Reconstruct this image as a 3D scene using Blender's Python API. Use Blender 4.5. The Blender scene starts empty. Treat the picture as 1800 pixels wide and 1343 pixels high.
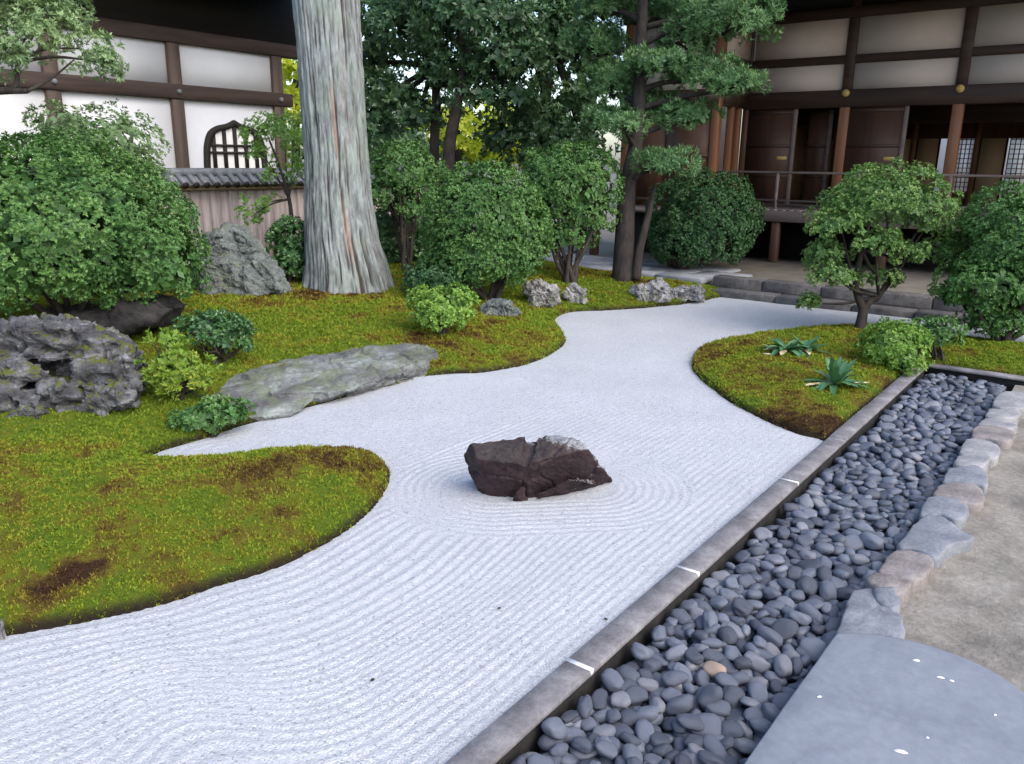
import bpy, bmesh, math, random
import numpy as np
from mathutils import Matrix, Vector

# ------------------------------------------------------------------ camera
F = 1417.0; W0, H0 = 1800.0, 1343.0; CAMZ = 1.75
YAW, PITCH, ROLL = (math.radians(a) for a in (-36.96, 15.27, 0.68))
fw = np.array([math.sin(YAW)*math.cos(PITCH), math.cos(YAW)*math.cos(PITCH), -math.sin(PITCH)])
rt = np.cross(fw, [0, 0, 1]); rt /= np.linalg.norm(rt); up = np.cross(rt, fw)
RT = math.cos(ROLL)*rt + math.sin(ROLL)*up; UP = -math.sin(ROLL)*rt + math.cos(ROLL)*up
CAM = np.array([0, 0, CAMZ])
scene = bpy.context.scene
COL = scene.collection
cd = bpy.data.cameras.new('camera'); cam = bpy.data.objects.new('camera', cd); COL.objects.link(cam)
cd.sensor_width = 36; cd.lens = F/W0*36; cd.clip_start = 0.05; cd.clip_end = 2000
cam.matrix_world = Matrix(((RT[0], UP[0], -fw[0], 0), (RT[1], UP[1], -fw[1], 0), (RT[2], UP[2], -fw[2], CAMZ), (0, 0, 0, 1)))
scene.camera = cam
# ------------------------------------------------------------------ sky, sun, exposure
SUN_EL, SUN_AZ = math.radians(44), math.radians(98)      # azimuth clockwise from +Y
world = bpy.data.worlds.new('World'); scene.world = world; world.use_nodes = True
wn = world.node_tree.nodes; wl = world.node_tree.links
bg = wn['Background']; sky = wn.new('ShaderNodeTexSky'); sky.sky_type = 'NISHITA'; sky.sun_disc = False
sky.sun_elevation = SUN_EL; sky.sun_rotation = SUN_AZ; sky.air_density = 1.0; sky.dust_density = 2.5; sky.ozone_density = 1.0
wl.new(sky.outputs[0], bg.inputs[0]); bg.inputs[1].default_value = 0.15
sl = bpy.data.lights.new('sun', 'SUN'); sl.energy = 0.55; sl.angle = math.radians(60); sl.color = (1.0, 0.985, 0.965)
so = bpy.data.objects.new('sun', sl); COL.objects.link(so); so.location = (3, -3, 20)
sd = Vector((math.sin(SUN_AZ)*math.cos(SUN_EL), math.cos(SUN_AZ)*math.cos(SUN_EL), math.sin(SUN_EL)))
so.rotation_euler = sd.to_track_quat('Z', 'Y').to_euler()
scene.view_settings.view_transform = 'Standard'; scene.view_settings.look = 'None'
scene.view_settings.gamma = 1; scene.view_settings.exposure = 1.5

# ------------------------------------------------------------------ pixel helpers (a pixel is a direction)
def ray(x, y): return fw + (x-W0/2)/F*RT - (y-H0/2)/F*UP
def G(x, y, z=0.0): d = ray(x, y); return CAM + d*((z-CAMZ)/d[2])
def C(x, y, dep): return CAM + ray(x, y)*dep
def AX(x, y, X): d = ray(x, y); return CAM + d*(X/d[0])
def AY(x, y, Y): d = ray(x, y); return CAM + d*(Y/d[1])
RNG = np.random.default_rng(7)

# ------------------------------------------------------------------ noise
def _h(ix, iy, iz, s):
    n = (ix*374761393 + iy*668265263 + iz*2147483647 + s*1274126177) & 0xffffffff
    n = ((n ^ (n >> 13))*1274126177) & 0xffffffff
    return ((n ^ (n >> 16)) & 0xffff)/65535.0
def vn(P, s=0):
    P = np.asarray(P, float); I = np.floor(P).astype(np.int64); f = P-I; f = f*f*(3-2*f); r = 0
    for a in (0, 1):
        wx = f[:, 0] if a else 1-f[:, 0]
        for b in (0, 1):
            wy = f[:, 1] if b else 1-f[:, 1]
            for c in (0, 1):
                wz = f[:, 2] if c else 1-f[:, 2]
                r = r + wx*wy*wz*_h(I[:, 0]+a, I[:, 1]+b, I[:, 2]+c, s)
    return r*2-1
def fbm(P, s=0, o=4, g=0.5):
    P = np.asarray(P, float); r = np.zeros(len(P)); a = 1.0
    for k in range(o): r += a*vn(P*(2.03**k)+k*17.3, s+k); a *= g
    return r
def n2(x, y, sc, s=0, o=3): return fbm(np.stack([x*sc, y*sc, np.zeros_like(x)], 1), s, o)
def smooth(a, b, x): t = np.clip((x-a)/(b-a), 0, 1); return t*t*(3-2*t)

# ------------------------------------------------------------------ mesh + object helpers
def mesh(name, V, Fa, mat=None, sm=False, attrs=None):
    """V (n,3); Fa list of (m,k) int arrays"""
    V = np.ascontiguousarray(V, np.float32); me = bpy.data.meshes.new(name)
    Fa = [np.asarray(f, np.int32) for f in Fa if len(f)]
    me.vertices.add(len(V)); me.vertices.foreach_set('co', V.ravel())
    nl = sum(f.size for f in Fa); npol = sum(len(f) for f in Fa)
    me.loops.add(nl); me.loops.foreach_set('vertex_index', np.concatenate([f.ravel() for f in Fa]))
    me.polygons.add(npol)
    tot = np.concatenate([np.full(len(f), f.shape[1], np.int32) for f in Fa])
    st = np.concatenate([[0], np.cumsum(tot)[:-1]]).astype(np.int32)
    me.polygons.foreach_set('loop_start', st); me.polygons.foreach_set('loop_total', tot)
    me.update(calc_edges=True)
    if sm: me.polygons.foreach_set('use_smooth', np.ones(npol, bool))
    for k, v in (attrs or {}).items():
        a = me.attributes.new(k, 'FLOAT', 'POINT'); a.data.foreach_set('value', np.ascontiguousarray(v, np.float32))
    if mat: me.materials.append(mat)
    me.update(); return me
def tag(o, label=None, cat=None, group=None, kind=None):
    if label: o['label'] = label
    if cat: o['category'] = cat
    if group: o['group'] = group
    if kind: o['kind'] = kind
    return o
def obj(name, me, parent=None, loc=None):
    o = bpy.data.objects.new(name, me); COL.objects.link(o)
    if parent: o.parent = parent
    if loc is not None: o.location = loc
    return o
def thing(name, label, cat, loc=(0, 0, 0), group=None):
    o = bpy.data.objects.new(name, None); COL.objects.link(o); o.location = [float(v) for v in loc]; o.empty_display_size = .1
    return tag(o, label, cat, group)
def part(name, V, Fa, mat, parent, sm=False, attrs=None):
    """world-space vertices; stored relative to the ancestors"""
    V = np.asarray(V, float)
    off = np.zeros(3); p = parent
    while p: off += np.array(p.location); p = p.parent
    return obj(name, mesh(name, V-off, Fa, mat, sm, attrs), parent)
def cat_mesh(lst):
    Vs, Fs, n = [], {}, 0
    for V, Fa in lst:
        for f in Fa: Fs.setdefault(np.asarray(f).shape[1], []).append(np.asarray(f)+n)
        Vs.append(V); n += len(V)
    return np.concatenate(Vs), [np.concatenate(v) for v in Fs.values()]
BOXF = np.array([[0, 3, 2, 1], [4, 5, 6, 7], [0, 1, 5, 4], [1, 2, 6, 5], [2, 3, 7, 6], [3, 0, 4, 7]])
def box(x0, x1, y0, y1, z0, z1):
    return np.array([[x0, y0, z0], [x1, y0, z0], [x1, y1, z0], [x0, y1, z0], [x0, y0, z1], [x1, y0, z1], [x1, y1, z1], [x0, y1, z1]], float), [BOXF]
def bevbox(x0, x1, y0, y1, z0, z1, b=0.01):
    bm = bmesh.new(); bmesh.ops.create_cube(bm, size=1)
    for v in bm.verts: v.co = Vector(((x0+x1)/2+v.co.x*(x1-x0), (y0+y1)/2+v.co.y*(y1-y0), (z0+z1)/2+v.co.z*(z1-z0)))
    bmesh.ops.bevel(bm, geom=bm.edges[:], offset=b, segments=1, affect='EDGES', clamp_overlap=True)
    bm.verts.index_update(); V = np.array([v.co[:] for v in bm.verts]); fs = {}
    for f in bm.faces: fs.setdefault(len(f.verts), []).append([v.index for v in f.verts])
    bm.free(); return V, [np.array(v) for v in fs.values()]
def tube(P, R, n=8, cap=True):
    P = np.asarray(P, float); R = np.broadcast_to(np.asarray(R, float), (len(P),)); T = np.gradient(P, axis=0); V = []
    ref = np.array([.31, .17, .93]) if abs(T[0][2]) < .9*np.linalg.norm(T[0]) else np.array([1., .1, 0])
    for p, t, r in zip(P, T, R):
        t = t/(np.linalg.norm(t)+1e-9); a = np.cross(t, ref); a /= np.linalg.norm(a)+1e-9; b = np.cross(t, a)
        th = np.arange(n)*2*np.pi/n; V.append(p+r*(np.cos(th)[:, None]*a+np.sin(th)[:, None]*b))
    V = np.concatenate(V); k = len(P); i = np.arange(n); j = (i+1) % n
    Fq = np.concatenate([np.stack([s*n+i, s*n+j, (s+1)*n+j, (s+1)*n+i], 1) for s in range(k-1)])
    out = [Fq]
    if cap: out.append(np.stack([np.arange(n)[::-1], (k-1)*n+np.arange(n)]))
    return V, out
def bez(pts, n=12):
    P = np.asarray(pts, float); P = np.concatenate([[2*P[0]-P[1]], P, [2*P[-1]-P[-2]]]); out = []
    for i in range(1, len(P)-2):
        t = np.linspace(0, 1, n, endpoint=False)[:, None]; a, b, c, d = P[i-1:i+3]
        out.append(.5*((2*b)+(c-a)*t+(2*a-5*b+4*c-d)*t*t+(3*b-a-3*c+d)*t**3))
    return np.concatenate(out+[P[-2:-1]])
def closed(pts, n=8):
    P = np.asarray(pts, float); m = len(P); out = []
    for i in range(m):
        a, b, c, d = P[i-1], P[i], P[(i+1) % m], P[(i+2) % m]; t = np.linspace(0, 1, n, endpoint=False)[:, None]
        out.append(.5*((2*b)+(c-a)*t+(2*a-5*b+4*c-d)*t*t+(3*b-a-3*c+d)*t**3))
    return np.concatenate(out)
def polysdf(poly, x, y):
    """signed distance (inside positive) and nearest boundary point"""
    A = np.asarray(poly); B = np.roll(A, -1, 0); D = np.empty(len(x)); NX = np.empty(len(x)); NY = np.empty(len(x)); IN = np.empty(len(x), bool)
    for s in range(0, len(x), 20000):
        px, py = x[s:s+20000, None], y[s:s+20000, None]; e = B-A
        t = np.clip(((px-A[:, 0])*e[:, 0]+(py-A[:, 1])*e[:, 1])/((e**2).sum(1)+1e-12), 0, 1)
        qx = A[:, 0]+t*e[:, 0]; qy = A[:, 1]+t*e[:, 1]; d2 = (px-qx)**2+(py-qy)**2; k = d2.argmin(1); r = np.arange(len(k))
        D[s:s+20000] = np.sqrt(d2[r, k]); NX[s:s+20000] = qx[r, k]; NY[s:s+20000] = qy[r, k]
        c = ((A[:, 1] > py) != (B[:, 1] > py)) & (px < (B[:, 0]-A[:, 0])*(py-A[:, 1])/(B[:, 1]-A[:, 1]+1e-15)+A[:, 0])
        IN[s:s+20000] = (c.sum(1) % 2) == 1
    return np.where(IN, D, -D), NX, NY

# ------------------------------------------------------------------ materials
def mat(name):
    m = bpy.data.materials.new(name); m.use_nodes = True; nt = m.node_tree; return m, nt.nodes, nt.links, nt.nodes['Principled BSDF']
def ramp(n, cols):
    r = n.new('ShaderNodeValToRGB'); e = r.color_ramp.elements
    while len(e) < len(cols): e.new(.5)
    for el, (p, c) in zip(e, cols): el.position = p; el.color = (*c, 1)
    return r
def noise(n, l, scale, detail=4, coord=None, rough=.55, stretch=None):
    t = n.new('ShaderNodeTexNoise'); t.inputs['Scale'].default_value = scale; t.inputs['Detail'].default_value = detail; t.inputs['Roughness'].default_value = rough
    if coord is not None:
        if stretch:
            mp = n.new('ShaderNodeMapping'); mp.inputs['Scale'].default_value = stretch; l.new(coord, mp.inputs[0]); l.new(mp.outputs[0], t.inputs[0])
        else: l.new(coord, t.inputs[0])
    return t
def objc(n): return n.new('ShaderNodeTexCoord').outputs['Object']
def mix(n, l, f, a, b, typ='MIX'):
    m = n.new('ShaderNodeMix'); m.data_type = 'RGBA'; m.blend_type = typ
    for s, v in ((0, f), (6, a), (7, b)):
        if hasattr(v, 'links'): l.new(v, m.inputs[s])
        else: m.inputs[s].default_value = v if s == 0 else (*v, 1)
    return m.outputs[2]
def bump(n, l, h, p, dist, strength=1.0):
    b = n.new('ShaderNodeBump'); b.inputs['Distance'].default_value = dist; b.inputs['Strength'].default_value = strength
    l.new(h, b.inputs['Height']); l.new(b.outputs[0], p.inputs['Normal']); return b
def simple(name, c1, c2, scale=6, rough=.7, stretch=None, bd=0.0, spec=.3, contrast=(.3, .7)):
    m, n, l, p = mat(name); co = objc(n); t = noise(n, l, scale, 5, co, .6, stretch); r = ramp(n, [(contrast[0], c1), (contrast[1], c2)])
    l.new(t.outputs[0], r.inputs[0]); l.new(r.outputs[0], p.inputs['Base Color']); p.inputs['Roughness'].default_value = rough; p.inputs['Specular IOR Level'].default_value = spec
    if bd: bump(n, l, t.outputs[0], p, bd)
    return m
def leafmat(name, cols, rough=.46, trans=.2, spec=.36):
    m, n, l, p = mat(name); a = n.new('ShaderNodeAttribute'); a.attribute_name = 'tone'
    r = ramp(n, cols); l.new(a.outputs['Fac'], r.inputs[0]); l.new(r.outputs[0], p.inputs['Base Color'])
    p.inputs['Roughness'].default_value = rough; p.inputs['Specular IOR Level'].default_value = spec
    tr = n.new('ShaderNodeBsdfTranslucent'); g = mix(n, l, 1.0, r.outputs[0], (1.25, 1.35, .6), 'MULTIPLY'); l.new(g, tr.inputs[0])
    ms = n.new('ShaderNodeMixShader'); ms.inputs[0].default_value = trans; l.new(p.outputs[0], ms.inputs[1]); l.new(tr.outputs[0], ms.inputs[2])
    l.new(ms.outputs[0], n['Material Output'].inputs[0]); return m
def rockmat(name, dark, mid, light, moss=None, mossamt=.0, scale=5, stretch=None, bd=.012, rough=.85, moss_th=.5, ov=.55):
    m, n, l, p = mat(name); co = objc(n)
    t = noise(n, l, scale, 8, co, .68, stretch); r = ramp(n, [(.3, dark), (.5, mid), (.72, light)]); l.new(t.outputs[0], r.inputs[0])
    t2 = noise(n, l, scale*9, 6, co, .7); c = mix(n, l, ov, r.outputs[0], t2.outputs[0], 'OVERLAY')
    v = n.new('ShaderNodeTexVoronoi'); v.inputs['Scale'].default_value = scale*3; v.feature = 'DISTANCE_TO_EDGE'; l.new(t.outputs[1], v.inputs[0])
    if moss:
        g = n.new('ShaderNodeNewGeometry'); sx = n.new('ShaderNodeSeparateXYZ'); l.new(g.outputs['Normal'], sx.inputs[0])
        t3 = noise(n, l, 4.5, 5, co, .6); ad = n.new('ShaderNodeMath'); ad.operation = 'MULTIPLY_ADD'; l.new(sx.outputs[2], ad.inputs[0]); ad.inputs[1].default_value = .25; l.new(t3.outputs[0], ad.inputs[2])
        r3 = ramp(n, [(moss_th, (0, 0, 0)), (moss_th+.08, (mossamt,)*3)]); l.new(ad.outputs[0], r3.inputs[0]); c = mix(n, l, r3.outputs[0], c, moss)
    l.new(c, p.inputs['Base Color']); p.inputs['Roughness'].default_value = rough; p.inputs['Specular IOR Level'].default_value = .3
    ad2 = n.new('ShaderNodeMath'); ad2.operation = 'ADD'; l.new(t.outputs[0], ad2.inputs[0]); l.new(t2.outputs[0], ad2.inputs[1]); bump(n, l, ad2.outputs[0], p, bd)
    return m

def m_gravel():
    m, n, l, p = mat('white gravel'); co = objc(n)
    v = n.new('ShaderNodeTexVoronoi'); v.inputs['Scale'].default_value = 135; v.inputs['Randomness'].default_value = 1; l.new(co, v.inputs[0])
    r = ramp(n, [(0, (.19, .20, .215)), (.2, (.345, .355, .372)), (.75, (.425, .432, .445)), (1, (.53, .53, .535))])
    l.new(v.outputs['Color'], r.inputs[0])
    v2 = n.new('ShaderNodeTexVoronoi'); v2.inputs['Scale'].default_value = 95; l.new(co, v2.inputs[0]); r2 = ramp(n, [(0, (.5, .5, .53)), (.16, (1, 1, 1)), (1, (1, 1, 1))]); l.new(v2.outputs['Color'], r2.inputs[0]); r_ = r; rc = mix(n, l, 1.0, r.outputs[0], r2.outputs[0], 'MULTIPLY')
    t = noise(n, l, 1.3, 3, co); c = mix(n, l, .12, rc, t.outputs[0], 'OVERLAY'); l.new(c, p.inputs['Base Color'])
    p.inputs['Roughness'].default_value = .85; p.inputs['Specular IOR Level'].default_value = .25
    bump(n, l, v.outputs['Distance'], p, .003).invert = True
    return m
def m_moss():
    m, n, l, p = mat('moss'); co = objc(n)
    a = n.new('ShaderNodeAttribute'); a.attribute_name = 'dry'; e = n.new('ShaderNodeAttribute'); e.attribute_name = 'soil'
    t = noise(n, l, 26, 6, co, .7); t2 = noise(n, l, 160, 4, co, .7)
    mm = n.new('ShaderNodeMath'); mm.operation = 'MULTIPLY_ADD'; l.new(t.outputs[0], mm.inputs[0]); mm.inputs[1].default_value = .9; l.new(a.outputs['Fac'], mm.inputs[2])
    sb = n.new('ShaderNodeMath'); sb.operation = 'SUBTRACT'; l.new(mm.outputs[0], sb.inputs[0]); sb.inputs[1].default_value = .45
    r = ramp(n, [(0.02, (.10, .15, .014)), (.3, (.145, .165, .015)), (.55, (.13, .10, .018)), (.95, (.05, .026, .013))]); l.new(sb.outputs[0], r.inputs[0])
    c = mix(n, l, .85, r.outputs[0], t2.outputs[0], 'OVERLAY'); c = mix(n, l, e.outputs['Fac'], c, (.028, .02, .014))
    l.new(c, p.inputs['Base Color']); p.inputs['Roughness'].default_value = .95; p.inputs['Specular IOR Level'].default_value = .1
    bump(n, l, t2.outputs[0], p, .02)
    return m
def m_tuft():
    m, n, l, p = mat('moss tuft'); a = n.new('ShaderNodeAttribute'); a.attribute_name = 'dry'
    r = ramp(n, [(0.0, (.14, .215, .018)), (.2, (.25, .30, .024)), (.42, (.24, .215, .026)), (.65, (.16, .10, .022)), (.95, (.06, .028, .014))]); l.new(a.outputs['Fac'], r.inputs[0])
    l.new(r.outputs[0], p.inputs['Base Color']); p.inputs['Roughness'].default_value = .8; p.inputs['Specular IOR Level'].default_value = .15
    tr = n.new('ShaderNodeBsdfTranslucent'); l.new(r.outputs[0], tr.inputs[0]); ms = n.new('ShaderNodeMixShader'); ms.inputs[0].default_value = .3
    l.new(p.outputs[0], ms.inputs[1]); l.new(tr.outputs[0], ms.inputs[2]); l.new(ms.outputs[0], n['Material Output'].inputs[0]); return m
def m_pebble(name, attr):
    m, n, l, p = mat(name); co = objc(n)
    if attr: a = n.new('ShaderNodeAttribute'); a.attribute_name = 'tone'; f = a.outputs['Fac']
    else: f = n.new('ShaderNodeObjectInfo').outputs['Random']
    r = ramp(n, [(0, (.048, .054, .07)), (.45, (.085, .096, .123)), (.85, (.13, .145, .178)), (1, (.18, .18, .195))]); l.new(f, r.inputs[0])
    t = noise(n, l, 40, 6, co, .7); c = mix(n, l, .45, r.outputs[0], t.outputs[0], 'OVERLAY'); l.new(c, p.inputs['Base Color'])
    p.inputs['Roughness'].default_value = .58; p.inputs['Specular IOR Level'].default_value = .4; bump(n, l, t.outputs[0], p, .002); return m
def m_bark():
    m, n, l, p = mat('cypress bark'); co = objc(n)
    t = noise(n, l, 9, 8, co, .7, (1, 1, .09)); r = ramp(n, [(.3, (.06, .058, .056)), (.47, (.165, .182, .18)), (.7, (.28, .31, .30))]); l.new(t.outputs[0], r.inputs[0])
    t2 = noise(n, l, 30, 6, co, .7, (1, 1, .05)); c = mix(n, l, .6, r.outputs[0], t2.outputs[0], 'OVERLAY')
    t3 = noise(n, l, 2.2, 4, co); r3 = ramp(n, [(.45, (0, 0, 0)), (.7, (.5,)*3)]); l.new(t3.outputs[0], r3.inputs[0]); c = mix(n, l, r3.outputs[0], c, (.2, .25, .19))
    a = n.new('ShaderNodeAttribute'); a.attribute_name = 'red'; c = mix(n, l, a.outputs['Fac'], c, (.27, .13, .075))
    b = n.new('ShaderNodeAttribute'); b.attribute_name = 'crack'; c = mix(n, l, b.outputs['Fac'], c, (.05, .042, .038))
    l.new(c, p.inputs['Base Color']); p.inputs['Roughness'].default_value = .9; p.inputs['Specular IOR Level'].default_value = .15
    bump(n, l, t2.outputs[0], p, .012); return m
def m_wood(name, c1, c2, axis='z', rough=.6, scale=8, bd=.002):
    st = {'x': (.08, 1, 1), 'y': (1, .08, 1), 'z': (1, 1, .08)}[axis]
    return simple(name, c1, c2, scale, rough, st, bd)
MAT = dict(
 gravel=m_gravel(), moss=m_moss(), tuft=m_tuft(), pebble=m_pebble('pebble', False), pebble_s=m_pebble('pebble bed', True), bark=m_bark(),
 soil=simple('soil', (.025, .02, .016), (.05, .042, .035), 20, .95, None, .01),
 earth=simple('bare earth', (.11, .095, .075), (.17, .15, .12), 3, .95, None, .01),
 sand=rockmat('sandy path', (.13, .118, .10), (.215, .195, .165), (.30, .275, .235), None, 0, 3.5, None, .012, .95),
 pave=simple('paving', (.17, .18, .20), (.30, .31, .33), 4, .8, None, .004),
 kerb=rockmat('kerb stone', (.10, .094, .098), (.165, .155, .16), (.26, .25, .25), None, .0, 7, None, .004),
 slab=rockmat('slab stone', (.15, .163, .19), (.185, .2, .225), (.215, .23, .255), None, 0, 3.0, None, .0012, .55, .5, .3),
 edge_a=rockmat('edging stone grey', (.11, .118, .135), (.175, .185, .205), (.25, .255, .265), None, 0, 6, None, .005),
 edge_b=rockmat('edging stone brown', (.12, .10, .095), (.195, .17, .16), (.28, .25, .24), None, 0, 6, None, .005),
 edge_c=rockmat('edging stone pale', (.15, .15, .155), (.235, .23, .235), (.34, .33, .33), None, 0, 6, None, .005),
 border=rockmat('drain border stone', (.05, .048, .048), (.10, .095, .092), (.17, .16, .155), None, 0, 7, None, .01),
 footing=simple('dark footing', (.010, .009, .009), (.022, .02, .018), 20, .9, None, .006),  # near-black base set back under the kerb stones
 mortar=simple('mortar', (.5, .5, .5), (.7, .7, .7), 30, .9),
 rock_l=rockmat('layered rock', (.03, .029, .031), (.095, .095, .10), (.31, .31, .32), (.11, .12, .015), 1.0, 5.5, (1, 1, 2.4), .025, .85, .71),
 rock_g=rockmat('grey green rock', (.055, .066, .062), (.115, .13, .125), (.20, .22, .205), (.11, .125, .05), .6, 5, None, .014, .9, .70),
 rock_f=rockmat('flat rock', (.035, .03, .036), (.115, .118, .116), (.27, .30, .275), (.11, .13, .06), .5, 3.2, (1, .45, 2.5), .012, .8, .66),
 rock_shade=rockmat('dark rock', (.012, .011, .010), (.03, .027, .026), (.065, .058, .054), None, 0, 5, None, .014),  # near-black stone colour holds the shade under the big bush
 rock_s=rockmat('pale speckled rock', (.06, .055, .055), (.24, .23, .23), (.50, .48, .48), (.07, .09, .02), .8, 7, None, .014, .85, .66),
 white=simple('white plaster', (.58, .59, .605), (.63, .635, .645), 2, .9, None, .001),
 plaster=simple('shade tinted plaster', (.56, .46, .40), (.64, .54, .48), 1.5, .9, None, .001),  # white plaster under eaves; its shade and warm bounce are in this beige
 timber=m_wood('dark timber', (.045, .032, .026), (.12, .085, .066), 'z', .7, 9),
 timber_h=m_wood('dark timber beam', (.03, .02, .017), (.075, .05, .04), 'y', .7, 9),
 black=m_wood('black timber', (.012, .010, .009), (.025, .02, .018), 'y', .7, 6),
 brown=m_wood('brown timber', (.065, .032, .02), (.13, .06, .034), 'z', .5, 9),
 brownx=m_wood('brown timber beam', (.035, .02, .015), (.07, .04, .028), 'x', .5, 9),
 redpost=m_wood('cypress post', (.17, .075, .04), (.30, .13, .065), 'z', .5, 9),
 door=m_wood('door boards', (.05, .026, .018), (.085, .042, .028), 'z', .5, 14),
 floor=m_wood('veranda boards', (.13, .10, .09), (.22, .18, .16), 'y', .4, 7),
 rail=m_wood('weathered rail', (.12, .09, .08), (.2, .15, .13), 'x', .6, 7),
 plank=m_wood('weathered plank', (.20, .165, .155), (.40, .34, .32), 'z', .85, 22),
 tile=simple('roof tile', (.10, .105, .115), (.20, .21, .225), 9, .5),
 gold=simple('brass', (.45, .3, .09), (.6, .42, .14), 30, .4), paper=simple('paper', (.75, .74, .70), (.8, .79, .76), 3, .9),
 fusuma=simple('sliding panel paper', (.40, .26, .15), (.46, .30, .18), 2, .8), tatami=simple('tatami', (.3, .27, .15), (.36, .32, .2), 30, .9),
 blue=simple('blue plastic', (.05, .16, .38), (.06, .19, .42), 5, .4), petal=simple('pale petal', (.75, .74, .7), (.8, .78, .74), 20, .7),
 drybit=simple('dry bit', (.02, .015, .012), (.05, .035, .02), 40, .8), dryleaf=simple('dry leaf', (.45, .36, .2), (.6, .5, .33), 30, .7),
 bough=simple('twig bark', (.018, .014, .012), (.05, .04, .033), 14, .9, (1, 1, .3), .004),
 pinebark=simple('pine bark', (.014, .012, .011), (.045, .036, .032), 12, .95, (1, 1, .4), .02),
 azalea=leafmat('azalea leaves', [(0, (.028, .074, .022)), (.3, (.058, .142, .036)), (.6, (.092, .195, .048)), (.85, (.15, .265, .07)), (1, (.29, .35, .13))]),
 azalea_d=leafmat('dark azalea leaves', [(0, (.018, .052, .02)), (.5, (.044, .115, .04)), (1, (.105, .19, .07))]),
 azalea_y=leafmat('lime azalea leaves', [(0, (0.081, 0.162, 0.030)), (.5, (0.162, 0.297, 0.047)), (1, (0.297, 0.419, 0.081))]),
 azalea_e=leafmat('bright azalea leaves', [(0, (.05, .11, .03)), (.5, (.11, .21, .05)), (1, (.25, .34, .10))]),
 pale=leafmat('pale shrub leaves', [(0, (0.090, 0.150, 0.068)), (.5, (0.165, 0.255, 0.112)), (1, (0.300, 0.390, 0.180))]),
 holly=leafmat('glossy dark leaves', [(0, (0.027, 0.075, 0.024)), (.5, (0.057, 0.143, 0.045)), (1, (0.120, 0.225, 0.060))], .35, .18, .5),
 deep=leafmat('evergreen leaves', [(0, (.03, .07, .032)), (.5, (.06, .13, .055)), (1, (.12, .2, .085))], .38, .25, .5),
 pine=leafmat('pine needles', [(0, (.045, .10, .045)), (.5, (.10, .205, .08)), (1, (.21, .32, .125))], .5, .2, .3),
 yellow=leafmat('yellow green leaves', [(0, (.10, .19, .025)), (.5, (.22, .33, .045)), (1, (.46, .46, .09))], .45, .35),
 sunny=leafmat('painted sunlit leaves', [(0, (.30, .38, .03)), (.5, (.46, .50, .05)), (1, (.62, .60, .10))], .5, .5),  # sunlight on the far foliage is put into this bright yellow green
 maple=leafmat('maple leaves', [(0, (0.090, 0.195, 0.045)), (.5, (0.165, 0.300, 0.075)), (1, (0.300, 0.420, 0.120))], .45, .35),
 broad=leafmat('broad leaves', [(0, (0.033, 0.105, 0.045)), (.6, (0.075, 0.188, 0.083)), (.9, (0.135, 0.240, 0.105)), (1, (0.750, 0.630, 0.300))], .4, .15, .5),
)

# ------------------------------------------------------------------ terrain
def px(*pts): return [tuple(G(a, b)[:2]) for a, b in pts]
left_pts = [(-3.9, -1.2), (-3.5, .2)] + px((-60, 1140), (20, 1118), (150, 1095), (270, 1068), (390, 1030), (480, 1003), (560, 965), (620, 928), (662, 888), (685, 850), (684, 826), (662, 806), (620, 797), (555, 795), (480, 799), (410, 808), (330, 813), (262, 811), (264, 803), (300, 788), (360, 772), (440, 745), (560, 712), (680, 680), (765, 660), (850, 655), (930, 640), (975, 620), (995, 602), (990, 588), (978, 572), (978, 560), (1005, 549), (1060, 546), (1140, 541), (1200, 535), (1250, 526), (1278, 517)) + [(-4.9, 11.0), (-6.5, 11.3), (-8.5, 12.0), (-10.5, 12.6), (-12.4, 12.6), (-12.4, 6), (-12.4, -1.2), (-8, -1.2)]
LP = closed(left_pts, 5)
right_pts = [(-1.366, 5.20)] + px((1440, 772), (1400, 763), (1345, 741), (1290, 712), (1245, 680), (1219, 655), (1215, 636), (1226, 618), (1260, 605), (1330, 592), (1420, 582), (1510, 578), (1600, 582), (1700, 600), (1800, 612)) + [(0.5, 9.3), (2.5, 9.2), (2.5, 7.97), (-1.366, 7.97)]
q = bez(right_pts[1:16], 5)
RP = np.concatenate([[right_pts[0]], q, right_pts[16:]])
FR0, FR1 = G(440, 700, .05)[:2], G(700, 645, .08)[:2]
def hmound(P, x, y, a, b, seed):
    d, nx, ny = polysdf(P, x, y); i = np.clip(d, 0, None)
    h = .045*smooth(0, .035, i) + a*(1-np.exp(-i/b)) + smooth(.02, .25, i)*(.012*n2(x, y, 3.1, seed, 3)+.009*n2(x, y, 13, seed+5, 3))
    if seed == 3:
        c0, c1 = np.array(FR0), np.array(FR1); e = c1-c0; t = np.clip(((x-c0[0])*e[0]+(y-c0[1])*e[1])/(e@e), 0, 1); dd = np.hypot(x-c0[0]-t*e[0], y-c0[1]-t*e[1]); h = h-.12*(1-smooth(.12, .34, dd))*smooth(0, .05, i)
    return np.where(d > 0, h, -.04), d, nx, ny
LPAR = (LP, .27, 1.35, 3); RPAR = (RP, .12, .7, 11)
def HT(x, y):
    x = np.atleast_1d(np.asarray(x, float)); y = np.atleast_1d(np.asarray(y, float))
    h = np.maximum(hmound(LPAR[0], x, y, *LPAR[1:])[0], hmound(RPAR[0], x, y, *RPAR[1:])[0])
    return np.maximum(h, 0.0)
def hit(x, y):
    """where the ray through a photo pixel meets the garden's ground"""
    d = ray(x, y); t = np.arange(2.5, 16, .03); p = CAM+d*t[:, None]; h = HT(p[:, 0], p[:, 1]); k = np.argmax(p[:, 2] < h)
    if p[k, 2] >= h[k]: return G(x, y)
    return np.array([p[k, 0], p[k, 1], h[k]])
def gz(p): return float(HT([p[0]], [p[1]])[0])
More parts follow.
